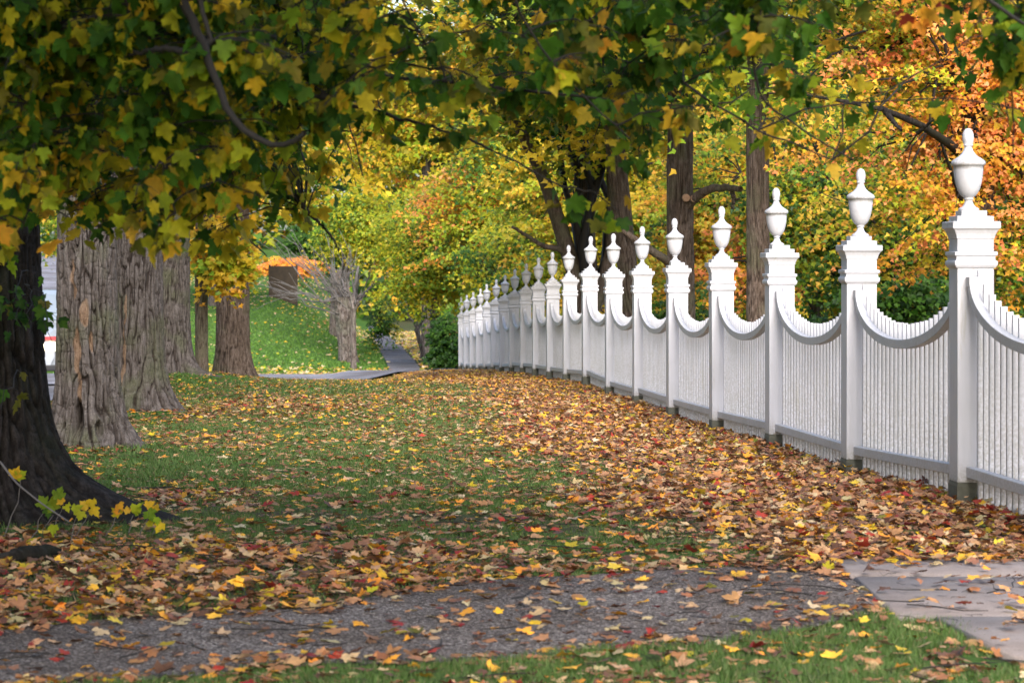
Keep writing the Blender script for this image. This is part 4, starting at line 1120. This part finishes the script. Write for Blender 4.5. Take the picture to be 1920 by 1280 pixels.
# ------------------------------------------------------------------ fallen leaves
def litter():
    rng = np.random.default_rng(51)
    groups = {'full': ([], 9.0, 20.0, 330), 'mid': ([], 20.0, 52.0, 240)}
    parts = []
    def colours(n, X, Y):
        a = pick(rng, n, {'tan': .47, 'pale': .10, 'gold': .07, 'yellow': .03, 'brown': .22, 'orange': .13, 'red': .08, 'olive': .02})
        w = sstep(30, 50, Y) ; b_ = pick(rng, n, {'gold': .3, 'orange': .15, 'tan': .35, 'brown': .22, 'yellow': .08})
        sel = rng.random(n) < w * .75; a[sel] = b_[sel]
        return a
    for kd, y0, y1, per in (('full', 8.6, 18, 620), ('mid', 18, 36, 480), ('far', 36, 84, 300)):
        area_w = lambda Y: .215 * Y + 1.2
        A = (y1 - y0) * (area_w(y1) * 2)
        n = int(A * per * 1.5)
        Y = rng.uniform(y0, y1, n); X = rng.uniform(-area_w(y1), area_w(y1), n)
        keep = (np.abs(X) < area_w(Y)) & (X > -6.6 - 0 * Y)
        X, Y = X[keep], Y[keep]
        c = cover(X, Y)
        clump = .75 + .5 * vnoise(X * 7, Y * 7, 0, 61)
        keep = rng.random(len(X)) < np.clip(c * clump / 1.5, 0, 1)
        X, Y, c = X[keep], Y[keep], c[keep]
        d = (4.067 - 0.0684 * Y) - X
        keep = d > -3.0
        X, Y, c = X[keep], Y[keep], c[keep]
        n = len(X)
        heap = np.clip(c - .5, 0, 1)
        Z = ground(X, Y) + .012 + rng.random(n) ** 1.5 * (.015 + .035 * heap)
        for s in slabs():
            ins = (X > s[0][0]) & (Y > s[0][1]) & (Y < s[2][1]); Z = np.where(ins, np.maximum(Z, .042 + .02 * rng.random(n)), Z)
        Nrm = np.stack([rng.normal(0, .20 + .14 * heap, n), rng.normal(0, .20 + .14 * heap, n), np.ones(n)], 1)
        a = rng.uniform(0, 2 * np.pi, n)
        Tip = np.stack([np.cos(a), np.sin(a), np.zeros(n)], 1)
        S = rng.uniform(.038, .082, n); crumb = rng.random(n) < .34; S[crumb] = rng.uniform(.018, .045, crumb.sum())
        cc_ = colours(n, X, Y); bq = pick(rng, n, {'brown': .7, 'tan': .3}); cc_[crumb] = bq[crumb]
        parts.append((kd, np.stack([X, Y, Z], 1), Nrm, Tip, S, cc_))
        print('litter', kd, n)
    root = None
    # merge all LODs into one mesh
    Vs, Ts, Cs = [], [], []; off = 0
    for kd, Pos, Nrm, Tip, S, Col in parts:
        R = frames(Nrm, Tip); tpls = TPL[kd]; which = rng.integers(0, len(tpls), len(Pos)); flip = rng.choice([-1., 1.], len(Pos))
        for k, (tv, tt) in enumerate(tpls):
            I = np.nonzero(which == k)[0]
            tvv = tv[None] * np.stack([np.ones(len(I)), np.ones(len(I)), flip[I]], 1)[:, None, :]
            V = np.einsum('nij,nvj->nvi', R[I], tvv) * S[I, None, None] + Pos[I, None, :]
            Ts.append((tt[None] + (off + np.arange(len(I)) * len(tv))[:, None, None]).reshape(-1, 3))
            c = np.repeat(Col[I][:, None, :], len(tv), 1) * rng.uniform(.85, 1.12, (len(I), len(tv), 1))
            Vs.append(V.reshape(-1, 3)); Cs.append(c.reshape(-1, 3)); off += len(I) * len(tv)
    # far lawn and verge leaves
    n = 40000
    Y = np.where(rng.random(n) < .25, rng.uniform(93.5, 100, n), rng.uniform(94, 200, n)) ; X = rng.uniform(-.17, .02, n) * Y
    pr = .08 + 1.0 * np.exp(-np.maximum(Y - 94.0, 0) / 2.2) + .35 * sstep(125, 150, Y) + .8 * (X > pathX(Y) + .7)
    keep = (rng.random(n) < pr) & (np.abs(X - pathX(Y)) > .55); X, Y = X[keep], Y[keep]; n = len(X)
    Pos = np.stack([X, Y, ground(X, Y) + .04], 1); Nrm = np.stack([rng.normal(0, .3, n), rng.normal(-.2, .3, n), np.ones(n)], 1)
    a = rng.uniform(0, 6.28, n); Tip = np.stack([np.cos(a), np.sin(a), 0 * a], 1); R = frames(Nrm, Tip); Col = pick(rng, n, {'pale': .4, 'tan': .3, 'yellow': .2, 'gold': .2, 'yg': .2})
    tv, tt = TPL['far'][0]
    V = np.einsum('nij,vj->nvi', R, tv) * rng.uniform(.12, .2, n)[:, None, None] + Pos[:, None]
    Vs.append(V.reshape(-1, 3)); Ts.append((tt[None] + (off + np.arange(n) * len(tv))[:, None, None]).reshape(-1, 3)); Cs.append(np.repeat(Col, len(tv), 0))
    me = fast_mesh('fallen_leaves', np.concatenate(Vs), np.concatenate(Ts), M['litter'], col=np.concatenate(Cs))
    tag(link('fallen_leaves', me), 'fallen maple leaves lying thick on the lawn and along the fence', kind='stuff')
litter()

def twig_litter():
    rng = np.random.default_rng(58); lines = []
    for k in range(900):
        Y = 9 + 20 * rng.random() ** 1.6; X = rng.uniform(-.2, .2) * Y
        if X > 4.067 - .0684 * Y - .15: continue
        l = rng.uniform(.04, .14) if rng.random() < .85 else rng.uniform(.2, .45); a = rng.uniform(0, 6.28)
        p = np.array([[X + math.cos(a) * l * t, Y + math.sin(a) * l * t, 0] for t in (0, .33, .66, 1)]); p[:, :2] += rng.normal(0, .05 * l, (4, 2))
        p[:, 2] = ground(p[:, 0], p[:, 1]) + rng.uniform(.025, .06) + rng.normal(0, .006, 4)
        r = .0012 if l < .15 else .003
        lines.append((p, np.array([r, r, r * .8, r * .5])))
    tag(link('twigs', tubes('twigs', lines, M['twig'], 4)), 'fine dead twigs and leaf stalks scattered over the leaves', kind='stuff')
twig_litter()

# ------------------------------------------------------------------ grass
def grass():
    rng = np.random.default_rng(61)
    Vs, Cs = [], []
    for (y0, y1, n0, w, h) in ((8.8, 17, 330000, .0035, .028), (17, 30, 240000, .006, .032), (30, 62, 200000, .012, .036), (95, 150, 120000, .035, .07)):
        hw = lambda Y: .212 * Y + .6
        Y = rng.uniform(y0, y1, n0); X = rng.uniform(-1, 1, n0) * hw(Y)
        if y0 > 90: keep = (X < pathX(Y) - .7)
        else:
            lo, hi = path_edges(X)
            d = (4.067 - 0.0684 * Y) - X
            c = cover(X, Y)
            keep = ~((Y > lo + .05) & (Y < hi - .05)) & (d > .2) & (rng.random(n0) < 1.25 - c) & (X > -6.4)
            band = np.exp(-((Y - 14.9 + X * .45) / .55) ** 2) * (X < 1.5)
            keep &= rng.random(n0) > band * .8
            keep &= vnoise(X * 1.7, Y * 1.7, 0, 71) > -.55
            for s in slabs(): keep &= ~((X > s[0][0] - .02) & (Y > s[0][1] - .03) & (Y < s[2][1] + .03))
        X, Y = X[keep], Y[keep]; n = len(X)
        Z = ground(X, Y)
        a = rng.uniform(0, 2 * np.pi, n); hh = h * rng.uniform(.5, 1.4, n) * (1 + .4 * vnoise(X * 3, Y * 3, 0, 72))
        lx, ly = rng.normal(0, .5, n) * hh, rng.normal(0, .5, n) * hh
        ww = w * rng.uniform(.7, 1.4, n)
        p0 = np.stack([X - np.cos(a) * ww, Y - np.sin(a) * ww * .5, Z - .005], 1); p1 = np.stack([X + np.cos(a) * ww, Y + np.sin(a) * ww * .5, Z - .005], 1); p2 = np.stack([X + lx, Y + ly, Z + hh], 1)
        Vs.append(np.stack([p0, p1, p2], 1).reshape(-1, 3))
        col = np.array([(.075, .14, .03), (.10, .17, .04), (.05, .10, .02), (.14, .17, .06), (.22, .18, .09)])[rng.choice(5, n, p=[.35, .3, .2, .1, .05])]
        if y0 > 90: col = np.array([(.10, .21, .03), (.12, .24, .035), (.08, .17, .025)])[rng.choice(3, n)]
        col = col * rng.uniform(.8, 1.2, (n, 1))
        Cs.append(np.repeat(col, 3, 0))
    V = np.concatenate(Vs); print('blades', len(V) // 3)
    me = fast_mesh('grass', V, np.arange(len(V)).reshape(-1, 3), M['grass'], col=np.concatenate(Cs))
    tag(link('grass', me), 'short green lawn grass showing between the fallen leaves', kind='stuff')
grass()

# ------------------------------------------------------------------ light, camera
sc = bpy.context.scene
w = bpy.data.worlds.new('World'); sc.world = w; w.use_nodes = True
nt = w.node_tree; nt.nodes.clear()
sky = nt.nodes.new('ShaderNodeTexSky'); sky.sky_type = 'NISHITA'; sky.sun_disc = False
SUN = Vector((0.14, -0.86, 0.60)).normalized()
sky.sun_elevation = math.asin(SUN.z); sky.sun_rotation = math.atan2(SUN.x, SUN.y)
sky.air_density = 1.0; sky.dust_density = 2.5; sky.ozone_density = 1.0
bg = nt.nodes.new('ShaderNodeBackground'); bg.inputs[1].default_value = 0.15
out = nt.nodes.new('ShaderNodeOutputWorld')
nt.links.new(sky.outputs[0], bg.inputs[0]); nt.links.new(bg.outputs[0], out.inputs[0])
sd = bpy.data.lights.new('sun', 'SUN'); sd.energy = 2.0; sd.angle = math.radians(38); sd.color = (1.0, .97, .94)
so = bpy.data.objects.new('sun', sd); C.objects.link(so); so.rotation_euler = (-SUN).to_track_quat('-Z', 'Y').to_euler(); so.location = (10, -10, 20)

cd = bpy.data.cameras.new('camera'); co = bpy.data.objects.new('camera', cd); C.objects.link(co)
co.location = (0, 0, CAMZ); co.rotation_euler = (math.pi / 2, 0, 0)
cd.sensor_width = 36; cd.lens = 36 * F / 1920; cd.shift_y = -(640 - HY) / 1920
cd.clip_start = .1; cd.clip_end = 2000
cd.dof.use_dof = True; cd.dof.focus_distance = 24; cd.dof.aperture_fstop = 6.3
sc.camera = co
sc.render.engine = 'CYCLES'
sc.render.resolution_x = 1024; sc.render.resolution_y = 682
sc.cycles.max_bounces = 6; sc.cycles.diffuse_bounces = 3; sc.cycles.glossy_bounces = 2; sc.cycles.transmission_bounces = 4
sc.cycles.use_denoising = True
sc.cycles.sample_clamp_indirect = 4
vs = sc.view_settings; vs.view_transform = 'Standard'; vs.look = 'None'; vs.exposure = 1.2; vs.gamma = 1
